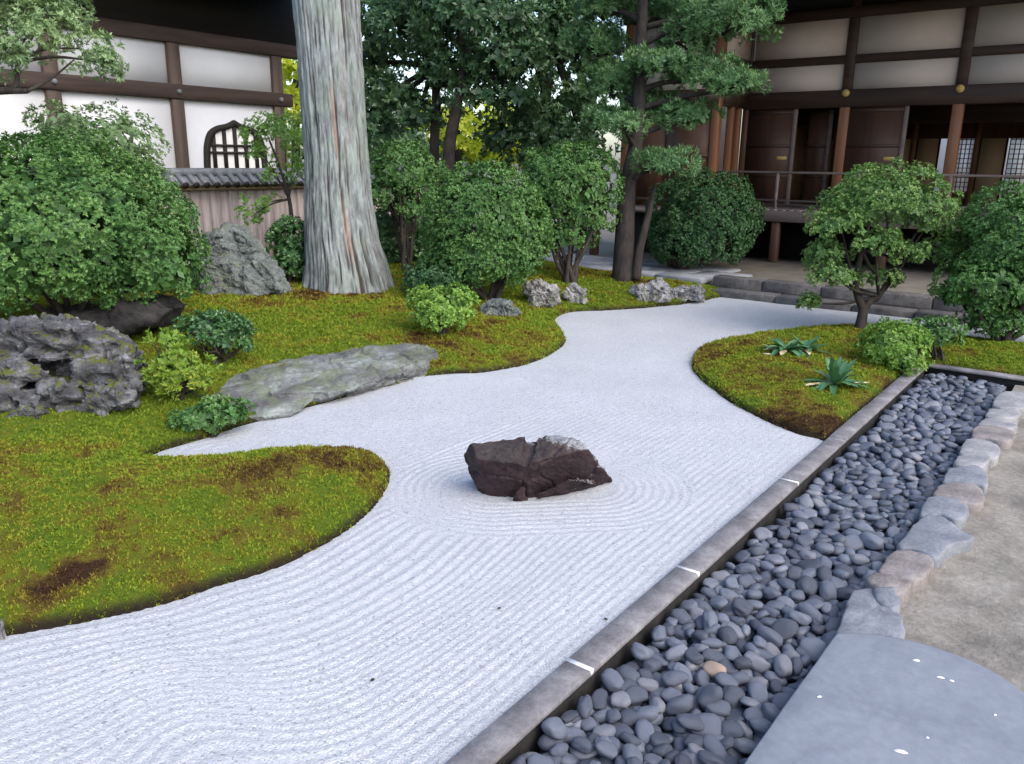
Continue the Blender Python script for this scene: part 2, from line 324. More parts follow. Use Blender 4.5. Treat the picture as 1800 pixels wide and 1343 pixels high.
DRY = [(G(150, 1030), .16, .8), (G(40, 1060), .2, .25), (G(430, 870), .35, .2), (G(620, 830), .3, .15), (G(60, 1090), .25, .25), (G(1400, 740), .4, .22), (G(600, 520, .25), .5, .35)]
def dryness(x, y, seed):
    v = .17 + .32*n2(x, y, 1.1, seed, 3) + .40*n2(x, y, 5, seed+9, 4) + .2*n2(x, y, 26, seed+29, 3)
    for p, r, a in DRY: v = v + a*np.exp(-((x-p[0])**2+(y-p[1])**2)/(r*r*.6))*(1+.5*n2(x, y, 12, 3, 2))
    return np.clip(v, 0, 1)
def moss(par, rects, name, label):
    parts_, dr, so_ = [], [], []
    for x0, x1, y0, y1, nx, ny in rects:
        X, Y = np.meshgrid(np.linspace(x0, x1, nx), np.linspace(y0, y1, ny), indexing='ij'); x, y = X.ravel(), Y.ravel()
        h, d, bx, by = hmound(par[0], x, y, *par[1:])
        ins = d > 0; I = np.arange(nx*ny).reshape(nx, ny); Q = np.stack([I[:-1, :-1], I[1:, :-1], I[1:, 1:], I[:-1, 1:]], -1).reshape(-1, 4)
        Q = Q[ins[Q].any(1)]; out = ~ins
        h = h+smooth(.02, .08, d)*(.007*n2(x, y, 24, 61, 3)+.004*n2(x, y, 60, 63, 2))
        x = np.where(out, bx, x); y = np.where(out, by, y); h = np.where(out, -.04, h)
        u, inv = np.unique(Q, return_inverse=True); V = np.stack([x, y, h], 1)[u]; parts_.append((V, [inv.reshape(-1, 4)]))
        so_.append(1-smooth(.012, .04, np.where(out, 0, d)[u])); dr.append(dryness(V[:, 0], V[:, 1], par[3]))
    V, Fa = cat_mesh(parts_)
    return tag(obj(name, mesh(name, V, Fa, MAT['moss'], True, dict(dry=np.concatenate(dr), soil=np.concatenate(so_)))), label, 'moss', None, 'structure')
moss(LPAR, [(-5.0, -2.2, .2, 3.6, 176, 214), (-12.4, -5.0, -1.2, 12.6, 150, 280), (-5.0, -2.2, 3.6, 12.6, 100, 300), (-5.0, -2.2, -1.2, .2, 60, 30)], 'moss_bank', 'large green and brown moss bank running back to the cypress trunk')
moss(RPAR, [(-3.3, 2.5, 4.9, 10, 230, 210)], 'moss_mound', 'olive moss mound beside the stone kerb and pebble gutter')
def tufts(par, n, x0, x1, y0, y1, name, label, size, cut=None):
    x = RNG.uniform(x0, x1, n); y = RNG.uniform(y0, y1, n); h, d, _, _ = hmound(par[0], x, y, *par[1:]); h = h+smooth(.02, .08, d)*(.007*n2(x, y, 24, 61, 3)+.004*n2(x, y, 60, 63, 2))
    k = (d > .004) & (n2(x, y, 24, 61, 3)+.5*n2(x, y, 60, 63, 2) > RNG.uniform(-.75, .25, n)); p = np.stack([x, y, h], 1)
    v = (p-CAM); dep = v@fw; sx = (v@RT)/dep*F+900; sy = 671-(v@UP)/dep*F
    k &= (dep > .5) & (sx > -150) & (sx < 1950) & (sy > 300) & (sy < 1450)
    k &= RNG.random(n) < np.clip(7.0/dep, .25, 1)
    if cut: k &= ~((x > cut[0]) & (y < cut[1]))
    x, y, h, d, dep = x[k], y[k], h[k], d[k], dep[k]; dr = dryness(x, y, par[3]); m = len(x); Vs, dry = [], []
    for b in range(3):
        a = RNG.uniform(0, 2*np.pi, m); s = size*RNG.uniform(.6, 1.4, m)*np.clip(dep/5, .8, 1.8); lean = RNG.uniform(.2, 1.0, m)*s; w = s*.32
        c, sn = np.cos(a), np.sin(a); z0 = h-.004
        b1 = np.stack([x-sn*w, y+c*w, z0], 1); b2 = np.stack([x+sn*w, y-c*w, z0], 1); t = np.stack([x+c*lean, y+sn*lean, z0+s*RNG.uniform(.5, 1.0, m)], 1)
        Vs.append(np.stack([b1, b2, t], 1)); dry.append(np.repeat(np.clip(dr+RNG.normal(0, .17, m), 0, 1), 3))
    V = np.concatenate(Vs).reshape(-1, 3); Fa = np.arange(len(V)).reshape(-1, 3)
    tag(obj(name, mesh(name, V, [Fa], MAT['tuft'], False, dict(dry=np.concatenate(dry)))), label, 'moss', None, 'stuff')
tufts(LPAR, 95000, -5.0, -2.3, .3, 3.5, 'moss_tufts', 'fine green and rusty moss tufts on the tongue of moss by the inlet', .0165)
tufts(LPAR, 260000, -9.5, -3.6, 1.5, 11.3, 'moss_tufts', 'fine yellowish moss tufts on the bank before the cypress', .0155, (-5.0, 3.5))
tufts(RPAR, 110000, -3.2, 1.5, 5, 9.8, 'moss_tufts', 'short olive moss tufts covering the mound beside the kerb', .0145)

# gravel: one raked sheet, fine where the rake lines show
XK = -1.36
def rake(x, y):
    dL = -polysdf(LP, x, y)[0]; dR = -polysdf(RP, x, y)[0]; dK = np.clip(XK-x, 0, 9)
    s = dK/(dK+np.clip(dL, 0, 9)+1e-6)
    wob = np.exp(-((x+2.12)/.42)**2)*(.15*np.tanh((y-1.36)/.15)-.09*np.exp(-((y-1.12)/.16)**2))
    ph1 = s*28/1.0 + wob/.047
    ph2 = (dK+.02*np.sin(y*1.1))/.048
    w = smooth(2.3, 3.3, y); ph = ph1*(1-w)+ph2*w
    a = np.array([-2.56, 3.27]); b = np.array([-2.2, 3.62]); e = b-a; t = np.clip(((x-a[0])*e[0]+(y-a[1])*e[1])/(e@e), 0, 1)
    dr = np.hypot(x-a[0]-t*e[0], y-a[1]-t*e[1])-.14
    ring = (1-smooth(.44, .50, dr+.02*n2(x, y, 2, 5, 2)))*(dr > 0)
    flat = smooth(.015, .07, dr)
    pr = dr/.05
    amp = .0066*(1-.75*smooth(3.3, 5.0, y))*np.where(ring > .5, .95, 1)*(.88+.25*n2(x, y, 1.7, 21, 2))
    c = lambda p: np.abs(2*(p-np.floor(p))-1)**1.4
    near = smooth(.0, .05, np.minimum(dL, dR))*smooth(0, .03, dK+.01)
    z = amp*((1-ring)*c(ph+.07*n2(x, y, 7, 31, 2))+ring*c(pr+.06*n2(x, y, 7, 33, 2)))*flat*near
    z += .003*n2(x, y, 4, 43, 2)
    return z, dL, dR
def gravel(x0, x1, y0, y1, st, drop=None):
    X, Y = np.meshgrid(np.linspace(x0, x1, int((x1-x0)/st)+1), np.linspace(y0, y1, int((y1-y0)/st)+1), indexing='ij'); nx, ny = X.shape
    z, dL, dR = rake(X.ravel(), Y.ravel()); I = np.arange(nx*ny).reshape(nx, ny)
    Q = np.stack([I[:-1, :-1], I[1:, :-1], I[1:, 1:], I[:-1, 1:]], -1).reshape(-1, 4); ok = (dL > -.12) & (dR > -.12); Q = Q[ok[Q].all(1)]
    u, inv = np.unique(Q, return_inverse=True); return np.stack([X.ravel(), Y.ravel(), z], 1)[u], [inv.reshape(-1, 4)]
gv = cat_mesh([gravel(-3.2, XK, .3, 5.3, .0115), gravel(-4.9, -3.2, 1.5, 5.3, .02), gravel(-5.7, XK, 5.3, 10.45, .04), gravel(XK, 2.5, 9.0, 10.45, .05), gravel(-3.9, XK, -1.2, .3, .05)])
tag(obj('raked_gravel', mesh('raked_gravel', gv[0], gv[1], MAT['gravel'], True)), 'white raked gravel flowing between the moss banks', 'gravel', None, 'structure')
V, Fa = box(-600, 600, -600, 600, -.4, -.32)
tag(obj('ground', mesh('ground', V, Fa, MAT['earth'])), 'bare earth ground around the garden and buildings', 'ground', None, 'structure')

# sandy path on the right of the edging stones
X, Y = np.meshgrid(np.linspace(-.56, 5, 110), np.linspace(-2.5, 7.86, 200), indexing='ij'); x, y = X.ravel(), Y.ravel()
z = -.03+.014*n2(x, y, 2.3, 51, 4)+.006*n2(x, y, 11, 53, 3); I = np.arange(x.size).reshape(X.shape)
Q = np.stack([I[:-1, :-1], I[1:, :-1], I[1:, 1:], I[:-1, 1:]], -1).reshape(-1, 4)
tag(obj('sandy_path', mesh('sandy_path', np.stack([x, y, z], 1), [Q], MAT['sand'], True)), 'pale trodden sandy path beside the edging stones', 'path', None, 'structure')
V, Fa = box(-1.30, -.5, -.5, 7.9, -.3, -.125)
tag(obj('gutter_bed', mesh('gutter_bed', V, Fa, MAT['soil'])), 'dark earth bed under the gutter pebbles', 'gutter', None, 'structure')

# kerb: long granite pieces with pale joints
def kerbrun(name, label, pieces, axis, c0, c1, z0, z1, m, joint=True):
    k = tag(bpy.data.objects.new(name, None), label, 'kerb', None, 'structure'); COL.objects.link(k)
    for a, b in pieces:
        r = (c0, c1, a, b) if axis == 'y' else (a, b, c0, c1)
        V, Fa = bevbox(*r, z1-.026, z1+RNG.uniform(-.003, .003), .006)
        part('kerb_stone', V, Fa, m, k)
    r = (c0+.012, c1-.016, pieces[0][0], pieces[-1][1]) if axis == 'y' else (pieces[0][0], pieces[-1][1], c0+.016, c1-.012)
    V, Fa = box(*r, z0, z1-.024); part('footing', V, Fa, MAT['footing'], k)
    if joint:
        for (a, b), (c, d) in zip(pieces[:-1], pieces[1:]):
            if min(abs(b-v) for v in (2.148, 3.033, 4.353)) > .02: continue
            r = (c0+.002, c1-.002, b-.004, c+.004) if axis == 'y' else (b-.004, c+.004, c0+.002, c1-.002)
            V, Fa = box(*r, z1-.024, z1-.002); part('mortar_joint', V, Fa, MAT['mortar'], k)
    return k
ks = [-.6, .35, 1.25, 2.155, 3.04, 3.72, 4.36, 5.3, 6.2, 7.0, 7.86]
kerbrun('stone_kerb', 'long grey granite kerb between white gravel and dark pebbles', [(a+(.007 if a in (2.155, 3.04, 4.36) else .002), b-(.007 if b in (2.155, 3.04, 4.36) else .002)) for a, b in zip(ks[:-1], ks[1:])], 'y', -1.36, -1.25, -.22, .028, MAT['kerb'])
xs = [-1.25, -.45, .4, 1.3, 2.2, 3.2]
kerbrun('stone_kerb', 'granite kerb closing the far end of the pebble gutter', [(a+.005, b-.005) for a, b in zip(xs[:-1], xs[1:])], 'x', 7.86, 7.97, -.22, .035, MAT['kerb'], False)

# ------------------------------------------------------------------ pebbles, dropped one by one onto a height map
def ico(sub):
    bm = bmesh.new(); bmesh.ops.create_icosphere(bm, subdivisions=sub, radius=1); bm.verts.index_update()
    V = np.array([v.co[:] for v in bm.verts]); Fi = np.array([[v.index for v in f.verts] for f in bm.faces]); bm.free(); return V, Fi
I2, I1 = ico(3), ico(2)
def pebshape(base, s):
    V = base[0]; d = 1+.24*vn(V*1.15+s*9.7, s)+.11*vn(V*2.3+s*3.1, s+1)
    P = np.sign(V)*np.abs(V)**.8*d[:, None]; return P
def gutter_pebbles():
    x0, x1, y0, y1, r = -1.245, -.62, .9, 7.85, .01
    nx, ny = int((x1-x0)/r), int((y1-y0)/r); Hm = np.full((nx, ny), -.125); out = []
    rng = np.random.default_rng(3); n = 2900
    for i in range(n):
        L = rng.uniform(.028, .050)*(1.25 if rng.random() < .06 else 1); Wd = L*rng.uniform(.5, .9); T = L*rng.uniform(.34, .6); a = rng.uniform(0, np.pi); best = None
        hx, hy = max(1, int(L*.7/r)), max(1, int(L*.7/r))
        for k in range(7):
            cx, cy = rng.uniform(x0+L*.62, x1-L*.5), rng.uniform(y0+L, y1-L*.8); ix, iy = int((cx-x0)/r), int((cy-y0)/r)
            w = Hm[max(0, ix-hx):ix+hx+1, max(0, iy-hy):iy+hy+1]; hh = w.mean()*.55+w.max()*.45
            if best is None or hh < best[0]: best = (hh, cx, cy, ix, iy)
        hh, cx, cy, ix, iy = best
        if hh > -.03: continue
        w = Hm[max(0, ix-2):ix+3, max(0, iy-2):iy+3]; gx = (w[-1].mean()-w[0].mean()); gy = (w[:, -1].mean()-w[:, 0].mean())
        out.append((cx, cy, hh+T*.75, L, Wd, T, a, float(np.clip(-gx*4+rng.normal(0, .24), -.7, .7)), float(np.clip(gy*4+rng.normal(0, .24), -.7, .7))))
        gxs, gys = np.meshgrid(np.arange(max(0, ix-5), min(nx, ix+6)), np.arange(max(0, iy-5), min(ny, iy+6)), indexing='ij')
        dx = x0+(gxs+.5)*r-cx; dy = y0+(gys+.5)*r-cy; u = (dx*np.cos(a)+dy*np.sin(a))/L; v = (-dx*np.sin(a)+dy*np.cos(a))/Wd; q2 = 1-u*u-v*v
        top = hh+T*.75+T*np.sqrt(np.clip(q2, 0, 1)); sub = Hm[gxs, gys]; Hm[gxs, gys] = np.where(q2 > 0, np.maximum(sub, top), sub)
    return out, Hm, (x0, y0, r)
PB, Hm, (hx0, hy0, hr) = gutter_pebbles()
def pebM(p):
    cx, cy, cz, L, Wd, T, a, tx, ty = p
    return np.array(Matrix.Rotation(tx, 3, 'Y') @ Matrix.Rotation(ty, 3, 'X') @ Matrix.Rotation(a, 3, 'Z') @ Matrix.Diagonal((L, Wd, T)))
sc = []
for p in PB:
    P = np.array(p[:3]); v = P-CAM; dep = v@fw; sx = 900+F*(v@RT)/dep; sy = 671-F*(v@UP)/dep
    ix, iy = int((p[0]-hx0)/hr), int((p[1]-hy0)/hr); vis = P[2]+p[5] > Hm[max(0, ix-1):ix+2, max(0, iy-1):iy+2].mean()-.006
    sc.append((p[3]*p[4]/dep**2) if (vis and -20 < sx < 1820 and 0 < sy < 1370) else 0)
order = np.argsort(sc)[::-1]; big = set(order[:300].tolist())
shapes = [mesh('pebble', pebshape(I2, s), [I2[1]], MAT['pebble'], True) for s in range(10)]
tinted = {}
m_, n_, l_, p_ = mat('tan pebble'); p_.inputs['Base Color'].default_value = (.27, .20, .15, 1); p_.inputs['Roughness'].default_value = .7; tinted['tan'] = m_
m_, n_, l_, p_ = mat('pale pebble'); p_.inputs['Base Color'].default_value = (.36, .37, .42, 1); p_.inputs['Roughness'].default_value = .6; tinted['pale'] = m_
special = {}
def near_pebble(x, y):
    g = G(x, y, -.05); return min((i for i in order[:200]), key=lambda i: (PB[i][0]-g[0])**2+(PB[i][1]-g[1])**2)
special[near_pebble(1252, 1192)] = ('tan', 'single tan brown pebble among the dark grey gutter pebbles'); special[near_pebble(1403, 1163)] = ('pale', 'single pale pebble beside the big flat slab')
rest = []
for i, p in enumerate(PB):
    if i in big:
        me = shapes[i % 10]
        o = obj('pebble', me); Mx = pebM(p); o.matrix_world = Matrix([list(Mx[k])+[p[k]] for k in range(3)]+[[0, 0, 0, 1]])
        if i in special:
            o.data = me.copy(); o.data.materials[0] = tinted[special[i][0]]; tag(o, special[i][1], 'pebble')
        else:
            sh = 'long narrow' if p[4]/p[3] < .62 else ('round' if p[4]/p[3] > .78 else 'oval')
            wh = 'lying at the foot of the granite kerb' if p[0] < -1.12 else ('lying along the edging stones and slab' if p[0] > -.78 else 'in the middle of the gutter')
            tag(o, sh+' dark grey pebble '+wh, 'pebble', sh+' pebbles '+wh)
    else: rest.append(p)
bs = [pebshape(I1, s) for s in range(10)]; Vs, ts = [], []
for i, p in enumerate(rest): Vs.append(bs[i % 10]@pebM(p).T+np.array(p[:3])); ts.append(RNG.random())
nv = len(I1[0]); Fa = (I1[1][None]+np.arange(len(rest))[:, None, None]*nv).reshape(-1, 3)
tag(obj('pebble_bed', mesh('pebble_bed', np.concatenate(Vs), [Fa], MAT['pebble_s'], True, dict(tone=np.repeat(ts, nv)))), 'mass of small dark pebbles filling the long gutter', 'pebbles', None, 'stuff')

# ------------------------------------------------------------------ edging stones and big slab
def flatstone(name, pts, zt, m, label, group=None, zb=-.22, smoothit=True, rough=.006, cat='stone', px_in=True, seed=0):
    P = np.array([G(a, b, zt)[:2] for a, b in pts]) if px_in else np.array(pts)
    P = closed(P, 7) if smoothit else P; c = P.mean(0); n = len(P); V = []
    ang = np.stack([P[:, 0]*6, P[:, 1]*6, np.full(n, seed*3.3)], 1); P = c+(P-c)*(1+rough*4*fbm(ang*2.5, seed, 4, .6))[:, None]
    size = np.sqrt(((P-c)**2).sum(1)).mean()
    for f, dz in ((.94, zb-zt), (1.0, -.05), (1.0, -.010), (1-.005/size, -.002), (1-.016/size, 0), (.72, .002), (.4, .003)):
        q = c+(P-c)*f; V.append(np.stack([q[:, 0], q[:, 1], np.full(n, zt+dz)], 1))
    V.append(np.array([[c[0], c[1], zt+.003]])); V = np.concatenate(V)
    up_ = V[:, 2] > zt-.03; V[:, 2] += up_*rough*fbm(V*7+seed, seed, 4); V[:, :2] += (.5*rough*fbm(V*13+seed, seed+3, 3))[:, None]
    i = np.arange(n); j = (i+1) % n; Q = np.concatenate([np.stack([k*n+i, k*n+j, (k+1)*n+j, (k+1)*n+i], 1) for k in range(6)]); T = np.stack([6*n+i, 6*n+j, np.full(n, 7*n)], 1)
    o = thing(name, label, cat, (c[0], c[1], 0), group) if False else None
    V0 = V-np.array([c[0], c[1], 0]); ob = obj(name, mesh(name, V0, [Q, T], m, True), None, (c[0], c[1], 0)); return tag(ob, label, cat, group)
flatstone('stone_slab', [(1466, 1118), (1478, 1111), (1530, 1113), (1590, 1122), (1650, 1138), (1720, 1166), (1800, 1214), (1930, 1310), (2050, 1480), (1500, 1640), (1190, 1520), (1240, 1437), (1305, 1343), (1350, 1280), (1390, 1223), (1430, 1168)], .045, MAT['slab'], 'big smooth blue grey flat slab beside the pebbles', smoothit=True, rough=.001, cat='slab', seed=3)
es = [([(1503, 1036), (1532, 1030), (1548, 1058), (1580, 1075), (1590, 1122), (1530, 1116), (1474, 1108), (1488, 1066)], .03, 'edge_a', 'blue grey edging stone touching the big flat slab'),
 ([(1535, 1036), (1570, 1035), (1582, 1056), (1572, 1073), (1548, 1062)], .035, 'edge_a', 'small round grey edging stone by the one touching the slab'),
 ([(1527, 1016), (1545, 1002), (1590, 1010), (1606, 1020), (1580, 1042), (1545, 1033)], .03, 'edge_b', 'low reddish brown edging stone next to the small round one'),
 ([(1548, 1000), (1572, 966), (1620, 968), (1640, 986), (1628, 1006), (1606, 1016), (1575, 1008)], .04, 'edge_b', 'brown grey edging stone below the pointed stone'),
 ([(1577, 958), (1598, 930), (1625, 905), (1662, 908), (1682, 926), (1709, 945), (1672, 960), (1645, 979), (1610, 966)], .04, 'edge_a', 'largest edging stone with a point jutting over the sand'),
 ([(1620, 902), (1632, 874), (1672, 872), (1698, 888), (1702, 902), (1682, 914), (1655, 904)], .04, 'edge_a', 'grey edging stone directly behind the pointed stone'),
 ([(1640, 870), (1660, 848), (1712, 852), (1732, 872), (1718, 882), (1690, 880)], .04, 'edge_b', 'pinkish tan edging stone between two grey ones'),
 ([(1658, 846), (1672, 820), (1712, 818), (1733, 826), (1736, 850), (1712, 850)], .04, 'edge_a', 'squarish blue grey edging stone before the palest stone'),
 ([(1678, 816), (1690, 798), (1730, 798), (1742, 806), (1722, 820)], .04, 'edge_c', 'low pale edging stone under the palest one'),
 ([(1688, 796), (1702, 770), (1740, 772), (1760, 790), (1745, 804), (1720, 798)], .045, 'edge_c', 'palest edging stone with a whitish top'),
 ([(1706, 768), (1720, 748), (1772, 752), (1785, 768), (1765, 776), (1735, 770)], .04, 'edge_b', 'grey brown edging stone beyond the palest one'),
 ([(1722, 746), (1732, 734), (1780, 738), (1786, 748), (1760, 752)], .04, 'edge_c', 'thin light edging stone near the gutter end'),
 ([(1734, 732), (1744, 716), (1786, 718), (1790, 730), (1768, 736)], .04, 'edge_c', 'light block shaped edging stone near the gutter end'),
 ([(1746, 714), (1760, 690), (1812, 690), (1822, 712), (1790, 718)], .045, 'edge_c', 'broad light edging stone at the gutter corner')]
for k, (pts, z, m, lb) in enumerate(es): flatstone('edging_stone', pts, z, MAT[m], lb, 'natural stones edging the pebble gutter', seed=k+5, rough=.012)

# ------------------------------------------------------------------ rocks
def hull(pts):
    bm = bmesh.new()
    for p in pts: bm.verts.new([float(v) for v in p])
    r = bmesh.ops.convex_hull(bm, input=bm.verts[:]); bmesh.ops.delete(bm, geom=[g for g in r['geom_interior'] if isinstance(g, bmesh.types.BMVert)], context='VERTS')
    return bm
def rock(name, label, hulls, m, voxel=.02, amp=.03, fr=5.0, strata=0.0, sfr=14, sdir=(.2, .1, 1), seed=0, smth=True, cracks=0.0, chips=0.0):
    tmp = bpy.data.meshes.new('tmp'); bmj = bmesh.new()
    for h in hulls:
        b = hull(h); t = bpy.data.meshes.new('t'); b.to_mesh(t); b.free(); bmj.from_mesh(t); bpy.data.meshes.remove(t)
    bmj.to_mesh(tmp); bmj.free(); o = bpy.data.objects.new('tmp', tmp); COL.objects.link(o)
    md = o.modifiers.new('r', 'REMESH'); md.mode = 'VOXEL'; md.voxel_size = voxel
    me = bpy.data.meshes.new_from_object(o.evaluated_get(bpy.context.evaluated_depsgraph_get())); bpy.data.objects.remove(o)
    n = len(me.vertices); V = np.empty(n*3, np.float32); N = np.empty(n*3, np.float32); me.vertices.foreach_get('co', V); me.vertices.foreach_get('normal', N)
    V = V.reshape(-1, 3).astype(float); N = N.reshape(-1, 3).astype(float)
    d = amp*fbm(V*fr, seed, 6, .6)
    if strata:
        s = V@np.array(sdir)*sfr+1.2*fbm(V*fr*.6, seed+20, 3); d += strata*(np.abs((s-np.floor(s))*2-1)-.5)
    if chips:
        Wp = V*fr*1.3+.35*np.stack([fbm(V*fr+9, seed+60+k, 2) for k in range(3)], 1); Ic = np.floor(Wp*[1, 1, 1.8]).astype(np.int64); d += chips*(_h(Ic[:, 0], Ic[:, 1], Ic[:, 2], seed)-.5)*2
        Wp = V*fr*3.7+.3*np.stack([fbm(V*fr*2+9, seed+70+k, 2) for k in range(3)], 1); Ic = np.floor(Wp*[1, 1, 1.8]).astype(np.int64); d += chips*.4*(_h(Ic[:, 0], Ic[:, 1], Ic[:, 2], seed+1)-.5)*2
    if cracks:
        c = np.abs(fbm(V*fr*.55+7, seed+40, 3)); d -= cracks*np.exp(-(c/.06)**2)
    V = V+N*d[:, None]; b = np.array([V[:, 0].mean(), V[:, 1].mean(), V[:, 2].min()])
    me.vertices.foreach_set('co', (V-b).astype(np.float32).ravel()); me.materials.clear(); me.materials.append(m); me.polygons.foreach_set('use_smooth', np.full(len(me.polygons), smth)); me.name = name; me.update()
    o = obj(name, me, None, b); return tag(o, label, 'rock')
def m_centre():
    m, n, l, p = mat('dark red rock'); co = objc(n); t = noise(n, l, 7, 9, co, .7); r = ramp(n, [(.3, (.008, .005, .006)), (.5, (.025, .013, .0145)), (.68, (.055, .031, .031)), (.85, (.08, .058, .054))]); l.new(t.outputs[0], r.inputs[0])
    g = n.new('ShaderNodeNewGeometry'); s = n.new('ShaderNodeSeparateXYZ'); l.new(g.outputs['Normal'], s.inputs[0]); ps = n.new('ShaderNodeSeparateXYZ'); l.new(g.outputs['Position'], ps.inputs[0])
    t2 = noise(n, l, 14, 7, co, .75)
    a = n.new('ShaderNodeMath'); a.operation = 'MULTIPLY_ADD'; l.new(s.outputs[2], a.inputs[0]); a.inputs[1].default_value = .35; l.new(t2.outputs[0], a.inputs[2])
    mr = n.new('ShaderNodeMapRange'); l.new(ps.outputs[1], mr.inputs[0]); mr.inputs[1].default_value = 3.30; mr.inputs[2].default_value = 3.44; mr.inputs[3].default_value = -.35; mr.inputs[4].default_value = 0.08
    ad = n.new('ShaderNodeMath'); l.new(a.outputs[0], ad.inputs[0]); l.new(mr.outputs[0], ad.inputs[1])
    lr = ramp(n, [(.73, (0, 0, 0)), (.82, (.85,)*3)]); l.new(ad.outputs[0], lr.inputs[0])
    gr = ramp(n, [(.62, (0, 0, 0)), (.95, (.6,)*3)]); l.new(a.outputs[0], gr.inputs[0])
    c = mix(n, l, gr.outputs[0], r.outputs[0], (.06, .054, .042)); tl = noise(n, l, 40, 5, co, .7); rl_ = ramp(n, [(.35, (.12, .12, .125)), (.6, (.30, .30, .305))]); l.new(tl.outputs[0], rl_.inputs[0]); c = mix(n, l, lr.outputs[0], c, rl_.outputs[0]); l.new(c, p.inputs['Base Color'])
    p.inputs['Roughness'].default_value = .7; p.inputs['Specular IOR Level'].default_value = .3
    bump(n, l, t.outputs[0], p, .02); return m
def g(a, b, z): return tuple(G(a, b, z))
rock('centre_rock', 'dark reddish brown angular rock standing in the raked gravel',
 [[g(858, 884, -.05), g(912, 884, -.05), (-2.45, 3.48, -.05), (-2.66, 3.32, -.05), g(838, 806, .245), g(918, 816, .245), g(815, 797, .19), g(830, 781, .27), g(925, 764, .305), g(919, 790, .28)],
  [g(924, 886, -.05), g(945, 886, -.05), g(1076, 851, -.02), (-2.25, 3.85, -.05), (-2.45, 3.6, -.05), g(930, 814, .25), g(988, 802, .25), g(985, 765, .33), g(945, 766, .31), g(1012, 771, .33), g(1036, 788, .30), g(1048, 812, .21), g(1062, 832, .10), g(1078, 845, .02)],
  [g(905, 880, -.05), g(945, 880, -.05), g(912, 822, .22), g(935, 820, .23), g(915, 775, .28), g(950, 772, .285), (-2.4, 3.6, -.05)],
  [g(895, 890, -.05), g(925, 893, -.05), g(905, 868, .06), g(920, 850, .12), (-2.35, 3.3, -.05)],
  [g(835, 850, -.02), g(852, 884, -.05), g(814, 800, .185), g(822, 790, .215), g(834, 808, .2), (-2.6, 3.3, .1)],
  [g(935, 887, -.05), g(1040, 862, -.05), g(945, 868, .06), g(1000, 842, .13), g(1050, 846, .07), (-2.2, 3.5, 0)]],
 m_centre(), .008, .011, 7, .0, 10, seed=2, smth=False, cracks=.010, chips=.003)
def sil(pts, dep, thick, front=.72):
    c = np.mean(pts, 0); out = []
    for x, y in pts:
        out.append(C(x, y, dep+thick*.45))
        q = c+(np.array([x, y])-c)*front; out.append(C(q[0], q[1], dep)); out.append(C(q[0], q[1], dep+thick))
    return out
def depth(p): return float((np.asarray(p)-CAM)@fw)
# layered rocks at the left edge
d0 = depth(hit(140, 735))
rock('layered_rock', 'craggy layered grey rock with moss patches under the big round bush',
 [sil([(-110, 590), (-20, 574), (90, 558), (165, 572), (232, 604), (262, 640), (250, 655), (150, 632), (20, 622), (-110, 628)], d0+.22, 1.0, .86),
  sil([(-120, 640), (20, 632), (70, 650), (90, 664), (40, 676), (-120, 680)], d0+.02, .6, .85), sil([(120, 640), (190, 645), (256, 655), (262, 690), (200, 684), (130, 668)], d0+.12, .7, .85),
  sil([(60, 672), (130, 668), (240, 690), (256, 712), (170, 728), (80, 722), (30, 700)], d0+.06, .7, .85),
  sil([(-110, 690), (20, 684), (70, 704), (95, 725), (80, 745), (-100, 770)], d0-.12, .6, .85), sil([(-100, 610), (200, 620), (230, 710), (100, 730), (-100, 740)], d0+.45, .8, .9)],
 MAT['rock_l'], .017, .045, 4.5, .03, 9, (.35, .1, 1), seed=4, cracks=.06, chips=.03, smth=False)
rock('dark_rock', 'rock tucked beneath the big round bush, its shade put into the colour', [sil([(90, 545), (180, 530), (300, 520), (335, 535), (300, 575), (230, 590), (100, 585)], d0+1.5, 1.0)], MAT['rock_shade'], .03, .05, 4, .02, seed=6)
db = depth(hit(440, 522))
rock('grey_boulder', 'tall grey green boulder between the big bush and the cypress',
 [sil([(352, 420), (372, 404), (405, 393), (432, 398), (455, 425), (470, 452), (400, 470), (350, 470)], db+.25, .8), sil([(335, 455), (400, 448), (470, 445), (500, 478), (518, 522), (440, 545), (335, 545)], db, 1.0)],
 MAT['rock_g'], .018, .05, 4.5, .02, 7, (.3, .2, 1), seed=8, cracks=.03, chips=.022, smth=False)
bk = lambda x, y, z: g(x, y, z)
rock('flat_rock', 'long low flat grey rock sloping into the white gravel',
 [[g(400, 752, -.06), g(445, 750, -.06), g(560, 716, -.06), g(520, 729, .02), g(372, 700, .12), g(400, 668, .16), g(480, 636, .18), g(560, 629, .19), g(600, 655, .16), g(520, 650, .19), g(560, 700, .06), g(440, 735, .04), g(380, 690, -.1), g(560, 640, -.1)],
  [g(520, 728, -.06), g(690, 684, -.06), g(764, 662, -.06), g(768, 640, .04), g(770, 612, .16), g(735, 602, .19), g(640, 612, .20), g(560, 630, .19), g(540, 655, .17), g(600, 688, .10), g(700, 655, .11), g(470, 690, .14), g(650, 640, .18), g(770, 640, -.1), g(560, 640, -.1)]],
 MAT['rock_f'], .014, .022, 3.4, .014, 9, (.6, -.35, 1), seed=10, cracks=.02, chips=.012, smth=False)
de = depth(hit(10, 1130))
rock('pale_rock', 'pale rock at the edge of the moss where the gravel begins', [sil([(-70, 1085), (-20, 1068), (6, 1074), (18, 1105), (20, 1130), (5, 1150), (-60, 1165)], de, .25)], MAT['rock_s'], .012, .02, 9, .01, seed=12)
